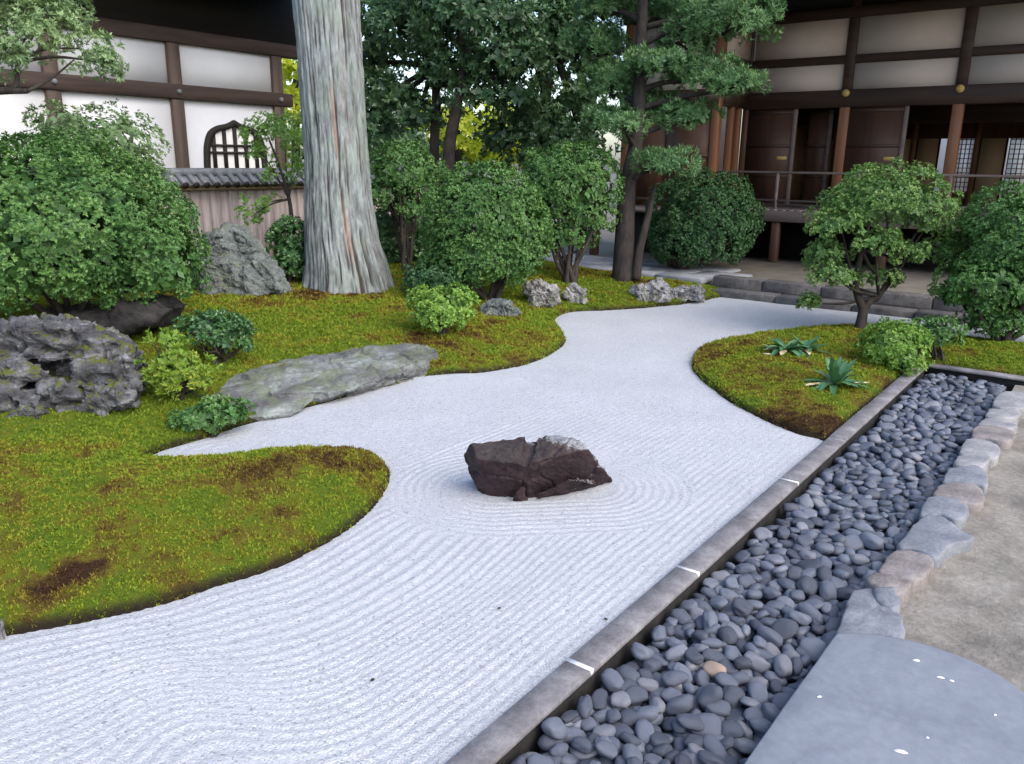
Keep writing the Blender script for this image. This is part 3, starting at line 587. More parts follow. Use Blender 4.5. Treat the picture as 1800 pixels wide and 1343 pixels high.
for lb, pts, th, sd_, cp in [('low dark rock under the round clipped bush', [(842, 540), (865, 528), (905, 532), (915, 550), (890, 562), (850, 562)], .35, 14, (880, 556)),
  ('jagged grey rock between the round bush and thin trunks', [(925, 505), (950, 492), (978, 505), (985, 530), (975, 542), (930, 545)], .4, 15, (955, 540)),
  ('small speckled rock beside the jagged grey rock', [(985, 515), (1005, 500), (1028, 508), (1030, 528), (1000, 535)], .3, 16, (1008, 530)),
  ('pale pinkish grey rock in front of the pine trunk', [(1113, 508), (1125, 497), (1160, 494), (1178, 503), (1185, 528), (1150, 536), (1116, 532)], .5, 17, (1150, 531)),
  ('lower pale rock touching the pinkish grey rock', [(1176, 508), (1200, 500), (1228, 505), (1243, 520), (1225, 530), (1180, 533)], .4, 18, (1205, 528))]:
    dd = depth(hit(*cp)); rock('garden_rock', lb, [sil(pts, dd-.05, th)], MAT['rock_s'] if sd_ > 14 else MAT['rock_g'], .013, .05, 8, .02, 12, seed=sd_, cracks=.03, chips=.02, smth=False)

# ------------------------------------------------------------------ left hall: white plaster and dark timber
XB = -12.0
LZ = dict(base=-.3, sill=1.5, b0=2.62, b1=2.83, t0=3.42, t1=3.62)
hall = thing('plaster_hall', 'white plastered hall with dark timber frame and deep black eaves', 'building', (XB, 7, -.3))
posts = [-.2, 1.75, 3.6, 5.46, 7.28, 9.16]
for y in posts: V, Fa = bevbox(XB-.1, XB+.09, y-.1, y+.1, -.3, 3.6, .012); part('post', V, Fa, MAT['timber'], hall)
for a, b in zip(posts[:-1], posts[1:]):
    a, b = a+.1, b-.1
    for z0, z1 in ((-.3, LZ['b0']), (LZ['b1'], LZ['t0'])):
        V, Fa = box(XB-.06, XB+.02, a, b, z0, z1); part('plaster_panel', V, Fa, MAT['white'], hall)
V, Fa = bevbox(XB-.09, XB+.125, -.4, 9.42, LZ['b0'], LZ['b1'], .012); bm_ = part('beam', V, Fa, MAT['timber_h'], hall)
for y in posts:
    th = np.linspace(0, 2*np.pi, 13)[:-1]; c0 = np.stack([np.full(12, XB+.125), y+.035*np.cos(th), 2.725+.035*np.sin(th)], 1); V = np.concatenate([c0, c0+[.03, 0, 0], [[XB+.165, y, 2.725]]])
    i = np.arange(12); j = (i+1) % 12; part('nail_cover', V, [np.stack([i, j, 12+j, 12+i], 1), np.stack([12+i, 12+j, np.full(12, 24)], 1)], MAT['tile'], bm_, True)
V, Fa = bevbox(XB-.09, XB+.12, -.4, 9.7, LZ['t0'], LZ['t1'], .012); part('beam', V, Fa, MAT['timber_h'], hall)
V, Fa = box(XB-.05, XB+.03, -.3, 10.15, LZ['t1']-.02, 4.55); part('upper_board', V, Fa, MAT['black'], hall)
V, Fa = box(XB-5, XB-.07, -.3, 9.2, -.3, 4.4); part('hall_body', V, Fa, MAT['white'], hall)
Vr = np.array([[-10.75, -1, 4.17], [-10.75, 9.75, 4.17], [-12.2, 9.75, 4.62], [-12.2, -1, 4.62], [-15, 9.75, 6.1], [-15, -1, 6.1], [-18, 9.75, 4.6], [-18, -1, 4.6]])
Vr = np.concatenate([Vr, Vr+[0, 0, .22]]); Q = [[0, 1, 2, 3], [3, 2, 4, 5], [5, 4, 6, 7]]; Q = Q+[[a+8 for a in q[::-1]] for q in Q]+[[0, 8, 9, 1], [7, 6, 14, 15], [1, 9, 10, 2], [2, 10, 12, 4], [4, 12, 14, 6], [0, 3, 11, 8], [3, 5, 13, 11], [5, 7, 15, 13]]
rf = part('roof', Vr, [np.array(Q)], MAT['black'], hall)
for y in np.arange(-.8, 9.7, .42):
    V, Fa = box(-1, 1, -.035, .035, -.05, .05); t = np.array([-10.77, 0, 4.11]); e = np.array([-12.1, 0, 4.53])
    V = np.array([[(t+(e-t)*(v[0]+1)/2)[0], y+v[1], (t+(e-t)*(v[0]+1)/2)[2]+v[2]] for v in V]); part('rafter', V, Fa, MAT['black'], rf)
# ogee window
wy0, wy1, wz0, wz1 = AX(357, 300, XB)[1], AX(468, 300, XB)[1], 1.50, AX(405, 211, XB)[2]
wc, hw = (wy0+wy1)/2, (wy1-wy0)/2
def ogee(s):
    half = np.array([(1.0, 0), (.97, .35), (.93, .55), (.80, .76), (.55, .875), (.22, .93), (0.0, 1.0)]); c = bez(half, 5)
    L = np.concatenate([c*[1, 1], (c*[-1, 1])[::-1][1:]]); return np.stack([wc+L[:, 0]*(hw-s), wz0+s*.6+L[:, 1]*(wz1-wz0-s*1.6)], 1)
o1, o2 = ogee(0), ogee(.095); n = len(o1); x0, x1 = XB+.015, XB+.075
V = np.concatenate([np.c_[np.full(n, x1), o1], np.c_[np.full(n, x1), o2], np.c_[np.full(n, x0), o1], np.c_[np.full(n, x0), o2]]); i = np.arange(n); j = (i+1) % n
win = part('window', V, [np.concatenate([np.stack([i, j, n+j, n+i], 1), np.stack([2*n+i, 2*n+j, j, i], 1), np.stack([n+i, n+j, 3*n+j, 3*n+i], 1)])], MAT['black'], hall)
tag(win, 'arched ogee window with black lattice')
V = np.concatenate([np.c_[np.full(n, XB+.024), o2], [[XB+.024, wc, wz0+.3]]]); part('pane', V, [np.stack([i, j, np.full(n, n)], 1)], MAT['paper'], win)
for k in (-.66, -.33, 0, .33, .66):
    zt = wz0+(wz1-wz0)*(.93-.28*abs(k)); V, Fa = box(XB+.03, XB+.062, wc+k*hw-.028, wc+k*hw+.028, wz0+.03, zt); part('lattice_bar', V, Fa, MAT['black'], win)
for z in (.40, .53):
    z = wz0+(wz1-wz0)*z; V, Fa = box(XB+.034, XB+.066, wy0+.05, wy1-.05, z-.018, z+.018); part('lattice_bar', V, Fa, MAT['black'], win)
# ------------------------------------------------------------------ boundary wall: planks under a tiled cap
XW = -10.8; wall = thing('plank_wall', 'weathered plank wall with a tiled cap behind the boulder', 'wall', (XW, 7, -.2))
zc = 1.33
for k, y in enumerate(np.arange(2.0, 12.2, .155)):
    V, Fa = box(XW-.02, XW+.02+RNG.uniform(0, .006), y+.003, y+.152, -.2, zc-.02); part('plank', V, Fa, MAT['plank'], wall)
V, Fa = bevbox(XW-.1, XW+.1, 1.9, 12.3, zc-.02, zc+.045, .008); part('rail', V, Fa, simple('pale brown rail', (.25, .17, .11), (.36, .25, .17), 8, .7, (1, .1, 1)), wall)
V = np.array([[XW+.2, 1.9, zc+.05], [XW+.2, 12.3, zc+.05], [XW, 12.3, zc+.2], [XW, 1.9, zc+.2], [XW-.2, 1.9, zc+.05], [XW-.2, 12.3, zc+.05]]); part('tile_cap', V, [np.array([[0, 1, 2, 3], [3, 2, 5, 4], [0, 4, 5, 1]])], MAT['tile'], wall)
for y in np.arange(2.0, 12.2, .165):
    s = np.array([[XW+.225, y, zc+.06], [XW+.01, y, zc+.215]]); V, Fa = tube(s, .042, 8); t_ = part('tile', V, Fa, MAT['tile'], wall, True)
    V, Fa = tube(np.array([[XW+.222, y, zc+.055], [XW+.24, y, zc+.05]]), .046, 10); part('tile_end', V, Fa, MAT['black'], t_)
V, Fa = tube(np.array([[XW, 1.9, zc+.225], [XW, 12.3, zc+.225]]), .06, 10); part('ridge_tile', V, Fa, MAT['tile'], wall, True)

# ------------------------------------------------------------------ right hall with veranda
YF, FL = 15.8, 1.0; hall2 = thing('veranda_hall', 'long wooden hall with pale upper panels, open sliding doors and a veranda', 'building', (-3, YF, -.3))
def hp(name, b, m, parent=hall2, bev=0.0): V, Fa = (bevbox(*b, bev) if bev else box(*b)); return part(name, V, Fa, MAT[m], parent)
PX = [-6.29, -4.45, -2.63, -.81, 1.01, 2.83]; YR = 14.4
for k, x in enumerate(PX):
    w = .055 if k == 0 else .085
    p_ = hp('post', (x-w, x+w, YF-.085, YF+.085, FL-.02, 3.0), 'redpost' if k else 'brown', bev=.01)
    hp('post', (x-w, x+w, YF-.085, YF+.085, 3.0, 4.6), 'brownx', bev=.01)
    th = np.linspace(0, 2*np.pi, 13)[:-1]
    if k:
        c0 = np.stack([x+.065*np.cos(th), np.full(12, YF-.1), 3.0+.065*np.sin(th)], 1); V = np.concatenate([c0, c0*1+[0, -.025, 0], [[x, YF-.14, 3.0]]]); i = np.arange(12); j = (i+1) % 12
        part('rosette', V, [np.stack([i, 12+i, 12+j, j], 1), np.stack([12+i, np.full(12, 24), 12+j], 1)], MAT['gold'], p_, True)
for a, b in zip(PX[:-1], PX[1:]):
    a, b = a+.08, b-.08
    for z0, z1 in ((3.06, 3.50), (3.64, 4.25)): hp('plaster_panel', (a, b, YF-.03, YF+.05, z0, z1), 'plaster')
X0, X1 = PX[0]-.05, PX[-1]+.3
hp('beam', (X0, X1, YF-.075, YF+.07, 3.5, 3.64), 'brownx', bev=.01); hp('lintel', (X0, X1, YF-.095, YF+.075, 2.76, 3.06), 'brownx', bev=.01); hp('beam', (X0, X1, YF-.11, YF+.09, 4.25, 4.42), 'brownx', bev=.01)
hp('upper_board', (X0, X1, YF-.02, YF+.06, 4.42, 4.95), 'black')
# return wall and projecting wing on its left
for y in (YR, YF-.35, YF-.7):
    if y != YR: hp('post', (PX[0]-.09, PX[0]+.03, y-.055, y+.055, FL, 3.0), 'redpost', bev=.01)
hp('plaster_panel', (PX[0]-.07, PX[0]+.01, YR+.06, YF-.08, 3.06, 3.5), 'plaster'); hp('plaster_panel', (PX[0]-.07, PX[0]+.01, YR+.06, YF-.08, 3.64, 4.25), 'plaster')
hp('beam', (PX[0]-.1, PX[0]+.04, YR-.05, YF-.08, 3.502, 3.638), 'brownx'); hp('lintel', (PX[0]-.1, PX[0]+.05, YR-.05, YF-.08, 2.78, 3.058), 'brownx'); hp('beam', (PX[0]-.1, PX[0]+.05, YR-.05, YF-.1, 4.252, 4.418), 'brownx')
WX = [-8.12, PX[0]]
for x in WX: hp('post', (x-.075, x+.075, YR-.075, YR+.075, FL-.9, 4.6), 'redpost', bev=.01)
for a, b in zip(WX[:-1], WX[1:]):
    a, b = a+.075, b-.075; hp('plaster_panel', (a, b, YR-.03, YR+.04, 3.06, 3.5), 'plaster'); hp('plaster_panel', (a, b, YR-.03, YR+.04, 3.64, 4.25), 'plaster')
    mid = (a+b)/2
    for c, d, yo in ((a, mid+.03, .02), (mid-.03, b, -.03)):
        dr = hp('sliding_door', (c, d, YR+yo-.015, YR+yo+.015, FL+.04, 2.78), 'brown')
        for z in (FL+.08, 1.9, 2.7): hp('door_rail', (c+.01, d-.01, YR+yo-.028, YR+yo-.0155, z-.04, z+.04), 'door', dr)
hp('beam', (-8.25, PX[0]+.045, YR-.07, YR+.06, 3.503, 3.637), 'brownx'); hp('lintel', (-8.25, PX[0]+.055, YR-.09, YR+.07, 2.79, 3.057), 'brownx'); hp('beam', (-8.25, PX[0]+.055, YR-.1, YR+.08, 4.253, 4.417), 'brownx')
hp('wing_side', (-8.2, -8.1, YR+.08, 20, -.3, 4.3), 'brown'); hp('upper_board', (-8.25, PX[0], YR-.02, YR+.06, 4.42, 4.9), 'black')
# sliding doors, handles
def door(x0, x1, m='door', y=YF-.02, handle=None, stile=True):
    d = hp('sliding_door', (x0, x1, y-.018, y+.018, FL+.03, 2.76), m)
    if stile: hp('stile', (x1-.06, x1+.012, y-.03, y+.03, FL+.03, 2.77), 'rail', d, .006)
    for z in (FL+.09, 1.55, 2.1, 2.70): hp('door_rail', (x0+.02, x1-.062, y-.027, y-.0185, z-.03, z+.03), 'brownx', d)
    if handle: hp('handle', (x1-.30, x1-.11, y-.032, y-.0185, 1.85, 1.91), 'gold', d, .004)
ax = lambda p, y=280: AY(p, y, YF)[0]
door(PX[0]+.06, ax(1394), handle=1); door(PX[1]+.085, ax(1586), handle=1)
door(ax(1400), ax(1440), 'brown', YF+.55, None, True); door(ax(1440), PX[1]+.3, 'brown', YF+.75, None, True)
door(PX[3]+.1, PX[3]+1.0, handle=1)
hp('sill_board', (X0, X1, YF-.12, YF+.12, FL-.03, FL+.035), 'rail')
# room behind
YB = 19.4
hp('room_floor', (PX[0], X1, YF+.12, YB+.3, FL-.06, FL+.004), 'tatami'); hp('ceiling', (PX[0], X1, YF+.1, YB+.3, 3.06, 3.12), 'brown')
hp('side_partition', (PX[0]-.02, PX[0]+.03, YF+.09, YB, FL, 3.05), 'fusuma'); hp('side_partition', (X1-.05, X1, YF+.09, YB, FL, 3.05), 'fusuma')
hp('transom', (PX[0], X1, YB-.02, YB+.05, 2.32, 3.06), 'brown')
bx_ = lambda p: AY(p, 290, YB)[0]
edges = [(PX[0], bx_(1605), 'fusuma'), (bx_(1606), bx_(1648), 'fusuma'), (bx_(1650), bx_(1670), 'open'), (bx_(1678), bx_(1708), 'shoji'), (bx_(1716), bx_(1766), 'fusuma'), (bx_(1770), bx_(1806), 'shoji'), (bx_(1810), X1, 'fusuma')]
mp, n_, l_, p_ = mat('shoji paper'); tr = n_.new('ShaderNodeBsdfTranslucent'); tr.inputs[0].default_value = (.85, .83, .78, 1); ms = n_.new('ShaderNodeMixShader'); ms.inputs[0].default_value = .85; p_.inputs['Base Color'].default_value = (.8, .78, .74, 1); l_.new(p_.outputs[0], ms.inputs[1]); l_.new(tr.outputs[0], ms.inputs[2]); l_.new(ms.outputs[0], n_['Material Output'].inputs[0]); MAT['shoji'] = mp
for a, b, k in edges:
    if k == 'fusuma':
        d = hp('sliding_panel', (a, b, YB-.015, YB+.015, FL, 2.32), 'fusuma'); 
        for x in (a, b-.035): hp('panel_frame', (x, x+.035, YB-.025, YB-.0155, FL, 2.32), 'black', d)
    elif k == 'shoji':
        d = hp('paper_screen', (a, b, YB+.004, YB+.008, FL+.25, 2.32), 'shoji')
        for x in np.linspace(a, b, 5): hp('lattice_bar', (x-.009, x+.009, YB-.02, YB+.003, FL, 2.32), 'redpost', d)
        for z in np.linspace(FL+.26, 2.3, 12): hp('lattice_bar', (a, b, YB-.018, YB+.001, z-.008, z+.008), 'redpost', d)
        hp('kick_board', (a, b, YB-.01, YB+.012, FL, FL+.25), 'brown', d)
for x in (bx_(1602), bx_(1674), bx_(1712)): hp('post', (x-.05, x+.05, YB-.06, YB+.06, FL, 3.06), 'redpost')
hp('lintel', (PX[0], X1, YF+1.7, YF+1.8, 2.55, 3.05), 'brownx')
V, Fa = bevbox(-7, 6, 24, 24.25, -.3, 3.4, .02); tag(obj('added_white_wall', mesh('added_white_wall', V, Fa, MAT['white'])), 'added white wall brightening the view through the open back of the hall', 'wall')  # made-up wall beyond the room, added so the opening looks bright
# veranda
YV = 14.45; ver = hp('veranda_floor', (PX[0]+.08, X1, YV, YF-.12, FL-.10, FL-.035), 'floor'); hp('edge_beam', (PX[0]+.08, X1, YV-.04, YV+.08, FL-.22, FL-.03), 'rail', bev=.01)
for k, x in enumerate(np.arange(PX[0]+.1, X1-.1, .145)): hp('floor_board', (x+.003, x+.142, YV-.03, YF-.125, FL-.033, FL-.008), 'floor', ver)
for x in [AY(1360, 420, YV)[0]+1.82*k for k in range(0, 5)]:
    s = hp('floor_post', (x-.07, x+.07, YV, YV+.14, -.1, FL-.22), 'door', bev=.01)
hp('under_wall', (PX[0]-.1, X1, YF-.05, YF, -.3, FL-.12), 'black')
hp('wing_veranda', (-8.25, PX[0]+.08, YR-1.2, YR+.1, FL-.1, FL-.03), 'floor'); hp('under_wall', (-8.25, PX[0], YR-.02, YR+.02, -.3, FL-.1), 'black')
for x in (-8.1, -6.35): hp('floor_post', (x-.07, x+.07, YR-1.15, YR-1.0, -.1, FL-.1), 'brown', bev=.01)
rl = hp('handrail', (PX[0]+.1, X1, YV+.02, YV+.065, 1.605, 1.645), 'rail', bev=.008); hp('mid_rail', (PX[0]+.1, X1, YV+.025, YV+.06, 1.13, 1.16), 'rail', rl)
for x in [AY(1364, 330, YV)[0]+1.365*k for k in range(-1, 6)]:
    if x > PX[0]: hp('baluster', (x-.025, x+.025, YV+.02, YV+.065, FL-.1, 1.61), 'rail', rl)
# roof with deep eaves
Vr = np.array([[-9.2, 12.9, 4.62], [5, 12.9, 4.62], [5, 15.7, 4.95], [-9.2, 15.7, 4.95], [5, 18.5, 7.0], [-9.2, 18.5, 7.0], [5, 20.1, 5.6], [-9.2, 20.1, 5.6]])
Vr = np.concatenate([Vr, Vr+[0, 0, .25]]); part('roof', Vr, [np.array(Q[0:0] + [[0, 3, 2, 1], [3, 5, 4, 2], [5, 7, 6, 4], [8, 9, 10, 11], [11, 10, 12, 13], [13, 12, 14, 15], [0, 1, 9, 8], [7, 15, 14, 6], [1, 2, 10, 9], [2, 4, 12, 10], [4, 6, 14, 12], [0, 8, 11, 3], [3, 11, 13, 5], [5, 13, 15, 7]])], MAT['black'], hall2)
for x in np.arange(-9.1, 5, .45):
    V, Fa = box(x-.035, x+.035, 12.95, 15.7, 0, .09); V[:, 2] = np.where(V[:, 1] < 14, 4.53, 4.86)+V[:, 2]; part('rafter', V, Fa, MAT['brownx'], hall2)
# apron, gutter and stone borders before the veranda
V, Fa = box(-12, 4, 11.75, 15.7, -.3, .06); tag(obj('earth_apron', mesh('earth_apron', V, Fa, MAT['earth'])), 'pale earth apron in front of the veranda', 'apron', None, 'structure')
V, Fa = box(-5.0, 4, 10.7, 11.5, -.31, -.02); tag(obj('drain_bed', mesh('drain_bed', V, Fa, MAT['soil'])), 'dark drain bed between two stone borders', 'drain', None, 'structure')
def blocks(name, label, x0, x1, y0, y1, z1, m):
    k = tag(bpy.data.objects.new(name, None), label, 'border', None, 'structure'); COL.objects.link(k); x = x0
    while x < x1:
        w = RNG.uniform(.5, 1.0); V, Fa = bevbox(x+.004, min(x+w, x1)-.004, y0+RNG.uniform(-.02, .02), y1, -.3, z1+RNG.uniform(-.012, .012), .015); part('border_stone', V, Fa, m, k); x += w
blocks('stone_border', 'grey stone border where the white gravel ends', -4.45, 4, 10.45, 10.72, .09, MAT['border']); blocks('stone_border', 'grey stone border along the pale earth apron', -4.9, 4, 11.5, 11.76, .12, MAT['border'])
k = tag(bpy.data.objects.new('stone_pavement', None), 'blue grey flagstones behind the pine trunk', 'pavement', None, 'structure'); COL.objects.link(k)
for ix, x in enumerate(np.arange(-9.0, -5.0, .8)):
    for iy, y in enumerate(np.arange(11.35, 12.9, .52)):
        V, Fa = bevbox(x+.008+(.4 if iy % 2 else 0), x+.792+(.4 if iy % 2 else 0), y+.008, y+.512, .0, .09+RNG.uniform(-.006, .006), .012); part('flagstone', V, Fa, MAT['pave'], k)
# blue tub behind the pine
p = C(1113, 470, 13.2); b = np.array([p[0], p[1], .09]); t0 = np.linspace(0, 2*np.pi, 17)[:-1]; prof = [(.0, .0), (.10, 0), (.13, .2), (.145, .2), (.145, .215), (.12, .215), (.09, .02), (0, .02)]
V = np.concatenate([np.stack([b[0]+r*np.cos(t0), b[1]+r*np.sin(t0), np.full(16, b[2]+z)], 1) for r, z in prof]); i = np.arange(16); j = (i+1) % 16
o = obj('plastic_tub', mesh('plastic_tub', V-b, [np.concatenate([np.stack([s*16+i, s*16+j, (s+1)*16+j, (s+1)*16+i], 1) for s in range(7)])], MAT['blue'], True), None, b); tag(o, 'small blue plastic tub behind the pine trunk', 'tub')

# ------------------------------------------------------------------ foliage
def unit(n, rng): v = rng.normal(size=(n, 3)); return v/np.linalg.norm(v, axis=1)[:, None]
def nrm(v): return v/(np.linalg.norm(v, axis=1)[:, None]+1e-9)
def leaves(P, N, k, ln, wd, rng, spread=(.5, 1.25), tone=None, curl=.15, thin=False):
    """a whorl of k leaves at every P, opening around N"""
    n = len(P); ref = np.where(np.abs(N[:, 2:3]) < .9, [[0, 0, 1.]], [[1., 0, 0]]); A = nrm(np.cross(N, ref)); B = np.cross(N, A)
    P = np.repeat(P, k, 0); N = np.repeat(N, k, 0); A = np.repeat(A, k, 0); B = np.repeat(B, k, 0)
    th = (np.tile(np.arange(k), n)*2*np.pi/k)+np.repeat(rng.uniform(0, 6.28, n), k)+rng.normal(0, .25, n*k); ph = rng.uniform(spread[0], spread[1], n*k)
    D = np.cos(ph)[:, None]*N+np.sin(ph)[:, None]*(np.cos(th)[:, None]*A+np.sin(th)[:, None]*B)
    S = nrm(np.cross(D, N+.01)); U = np.cross(S, D); L = (ln*rng.uniform(.7, 1.25, n*k))[:, None]; Wd = (wd*rng.uniform(.8, 1.2, n*k))[:, None]*.5
    m = P+D*L*.5+U*L*curl*.5; V = np.stack([P, m+S*Wd, P+D*L-U*L*curl*.4, m-S*Wd], 1).reshape(-1, 3)
    t = np.repeat(tone if tone is not None else rng.random(n), k)*.65+rng.random(n*k)*.35
    return V, np.repeat(t, 4)
def foliage(name, parent, batches, m):
    V = np.concatenate([b[0] for b in batches]); t = np.concatenate([b[1] for b in batches]); return part(name, V, [np.arange(len(V)).reshape(-1, 4)], MAT[m], parent, False, dict(tone=t))
def fib(n):
    i = np.arange(n)+.5; ph = np.arccos(1-2*i/n); th = np.pi*(1+5**.5)*i; return np.stack([np.cos(th)*np.sin(ph), np.sin(th)*np.sin(ph), np.cos(ph)], 1)
def crown(ells, rng, sp=.13, cr=.10, per=14, k=6, ln=.04, wd=.018, low=-.6, rough=.09, gap=.06, core=True, upb=.35, spread=(.5, 1.3), corel=.10, fine=True):
    out = []; sp *= 1.18; cr *= 1.12; per = int(per*1.3); rough *= 1.5; gap += .03
    if fine: ln *= .72; wd *= .74; per = int(per*1.5)
    for e, (c, R) in enumerate(ells):
        c = np.array(c); R = np.array(R, float); R = np.maximum(R-.75*cr, R*.6); rm = (R[0]*R[1]*R[2])**(1/3); n = int(4*np.pi*(((R[0]*R[1])**1.6+(R[0]*R[2])**1.6+(R[1]*R[2])**1.6)/3)**(1/1.6)/sp**2)
        d = nrm(fib(max(n, 12))+rng.normal(0, .04, (max(n, 12), 3))); d = d[(d[:, 2] > low+.12*vn(d*3, e+5)) & (rng.random(len(d)) > gap)]
        rad = 1+rough*fbm(d*2.2*max(1, rm*1.5)+c, e+1, 3)-(rng.random(len(d)) < .3)*rng.uniform(.7, 2.0, len(d))*cr/rm; p = c+d*R*rad[:, None]; keep = np.ones(len(p), bool)
        for f, (c2, R2) in enumerate(ells):
            if f != e: keep &= ((((p-np.array(c2))/np.array(R2))**2).sum(1) > .75)
        p, d = p[keep], nrm((d/R)[keep]); m = len(p)
        if not m: continue
        v = unit(m*per, rng); dd = np.repeat(d, per, 0); s = (v*dd).sum(1); v = np.where(s[:, None] < -.25, -v, v)
        cs = np.repeat(rng.uniform(.65, 1.3, m)*cr, per)[:, None]
        q = np.repeat(p, per, 0)+v*cs*rng.uniform(.55, 1.0, (m*per, 1)); nn = nrm(.7*v+.55*dd+[0, 0, upb]); tn = np.clip(np.repeat(np.clip(rng.random(m)*.75+.25*(fbm(p*1.6, e+77, 2)+.5), 0, 1), per)*.68+rng.random(m*per)*.32, 0, 1)
        out.append(leaves(q, nn, k, ln, wd, rng, spread, tn))
        if core:  # large inner leaves, toned dark, added to block light through the crown
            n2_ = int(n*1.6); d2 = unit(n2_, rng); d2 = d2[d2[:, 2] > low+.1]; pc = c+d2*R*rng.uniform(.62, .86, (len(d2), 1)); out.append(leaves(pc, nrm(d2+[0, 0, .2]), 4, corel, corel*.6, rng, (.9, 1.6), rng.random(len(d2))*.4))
    return out
def boughs(name, parent, lst, m='bough', n=7):
    M = cat_mesh([tube(bez(p, 6), np.interp(np.linspace(0, 1, len(bez(p, 6))), np.linspace(0, 1, len(r)), r), n) for p, r in lst]); return part(name, M[0], M[1], MAT[m], parent, True)
def ell(cx, cy, rx, ry, dep, k=1.0, dd=0.0):
    """ellipsoid seen at a photo position; depth from what it stands on"""
    s = (dep+dd)/F; return (C(cx, cy, dep+dd), (rx*s, rx*s*k, ry*s))
def shrub(name, label, base, ells, m, seed, stems=5, sr=.022, cat='shrub', group=None, sink=True, **kw):
    rng = np.random.default_rng(seed); base = np.array(base, float); t = thing(name, label, cat, base, group)
    lst = []
    for i in range(stems):
        c, R = ells[i % len(ells)]; c = np.array(c); R = np.array(R); d = unit(1, rng)[0]; d[2] = abs(d[2])*.6+.1; tip = c+d*R*.8
        b = base+np.array([rng.normal(0, .04), rng.normal(0, .04), -.05]); mid = b*.45+tip*.55+rng.normal(0, .05, 3)*R.mean(); mid[2] = b[2]*.5+tip[2]*.5
        lst.append(([b, b*.75+mid*.25+[0, 0, .04], mid, tip], [sr*1.2, sr, sr*.65, sr*.25]))
        for q in range(2): e = c+unit(1, rng)[0]*R*.8; lst.append(([mid, (mid+e)/2+rng.normal(0, .03, 3), e], [sr*.6, sr*.4, sr*.15]))
    boughs('stem', t, lst); foliage('foliage', t, crown(ells, rng, **kw), m); return t
def gp(x, y): return hit(x, y)

# big bush on the left and neighbours
b = gp(150, 560); dA = d0+1.75
bA = C(120, 560, dA); bA[2] = gz(bA)
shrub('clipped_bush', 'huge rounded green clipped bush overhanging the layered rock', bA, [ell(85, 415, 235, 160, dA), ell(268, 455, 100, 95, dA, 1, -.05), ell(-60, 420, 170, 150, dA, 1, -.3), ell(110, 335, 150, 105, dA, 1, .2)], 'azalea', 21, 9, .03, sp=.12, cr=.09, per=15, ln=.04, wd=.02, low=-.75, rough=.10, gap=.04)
dA2 = dA+1.4; b2 = C(200, 500, dA2); b2[2] = gz(b2)
shrub('pale_bush', 'paler loose bush rising behind the huge clipped bush', b2, [ell(175, 255, 105, 68, dA2), ell(245, 310, 60, 50, dA2), ell(105, 222, 62, 40, dA2), ell(290, 380, 55, 65, dA2)], 'pale', 22, 6, .025, sp=.15, cr=.10, per=11, ln=.05, wd=.02, low=-.7, gap=.15, rough=.15)
bJ = gp(385, 640); dJ = depth(bJ); shrub('dark_bush', 'dark green low bush on the moss beside the yellowish plant', bJ, [ell(372, 580, 62, 32, dJ), ell(405, 598, 42, 26, dJ)], 'holly', 23, 6, .014, sp=.075, cr=.05, per=9, ln=.045, wd=.02, low=-.5, corel=.06)
bI = gp(312, 705); dI = depth(bI); shrub('yellow_shrub', 'yellow green upright shrub between layered rock and flat rock', bI, [ell(312, 650, 58, 55, dI), ell(300, 605, 34, 38, dI), ell(345, 672, 38, 38, dI)], 'yellow', 24, 9, .01, sp=.08, cr=.06, per=8, k=6, ln=.058, wd=.016, low=-.8, spread=(.2, 1.0), upb=.9, gap=.12, corel=.06)
bK = gp(372, 768); dK_ = depth(bK); shrub('small_shrub', 'small light green shrub at the tip of the gravel inlet', bK, [ell(350, 735, 45, 32, dK_), ell(402, 728, 42, 26, dK_), ell(375, 720, 40, 25, dK_)], 'azalea', 25, 8, .010, sp=.06, cr=.045, per=8, ln=.038, wd=.017, low=-.55, gap=.15, corel=.05)
bH = gp(775, 588); dH = depth(bH); shrub('small_bush', 'small bright round bush on the moss behind the flat rock', bH, [ell(778, 545, 58, 42, dH), ell(745, 525, 30, 24, dH), ell(800, 530, 38, 30, dH)], 'azalea_y', 26, 8, .012, sp=.075, cr=.055, per=10, ln=.042, wd=.019, low=-.6, corel=.06)
# clipped bushes along the back
bB = gp(860, 535); dB = depth(bB)+.25; bB = C(860, 520, dB); bB[2] = gz(bB)
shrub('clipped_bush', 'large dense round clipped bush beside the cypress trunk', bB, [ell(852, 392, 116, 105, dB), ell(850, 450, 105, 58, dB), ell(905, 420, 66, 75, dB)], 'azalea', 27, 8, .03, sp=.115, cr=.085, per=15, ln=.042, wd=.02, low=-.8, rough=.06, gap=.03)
d3 = dB-.3; b3 = C(765, 512, d3); b3[2] = gz(b3); shrub('low_bush', 'low spreading dark bush at the foot of the round clipped bush', b3, [ell(765, 487, 62, 30, d3), ell(735, 495, 34, 22, d3)], 'azalea_d', 28, 6, .014, sp=.09, cr=.06, per=10, ln=.042, wd=.019, low=-.5, corel=.07)
d4 = dB+1.7; b4 = C(712, 470, d4); b4[2] = gz(b4); shrub('clipped_bush', 'half hidden round bush partly behind the cypress trunk', b4, [ell(708, 305, 72, 58, d4), ell(680, 345, 50, 45, d4), ell(725, 360, 45, 38, d4)], 'azalea', 29, 6, .03, sp=.13, cr=.09, per=13, ln=.045, wd=.02, low=-.6, gap=.08)
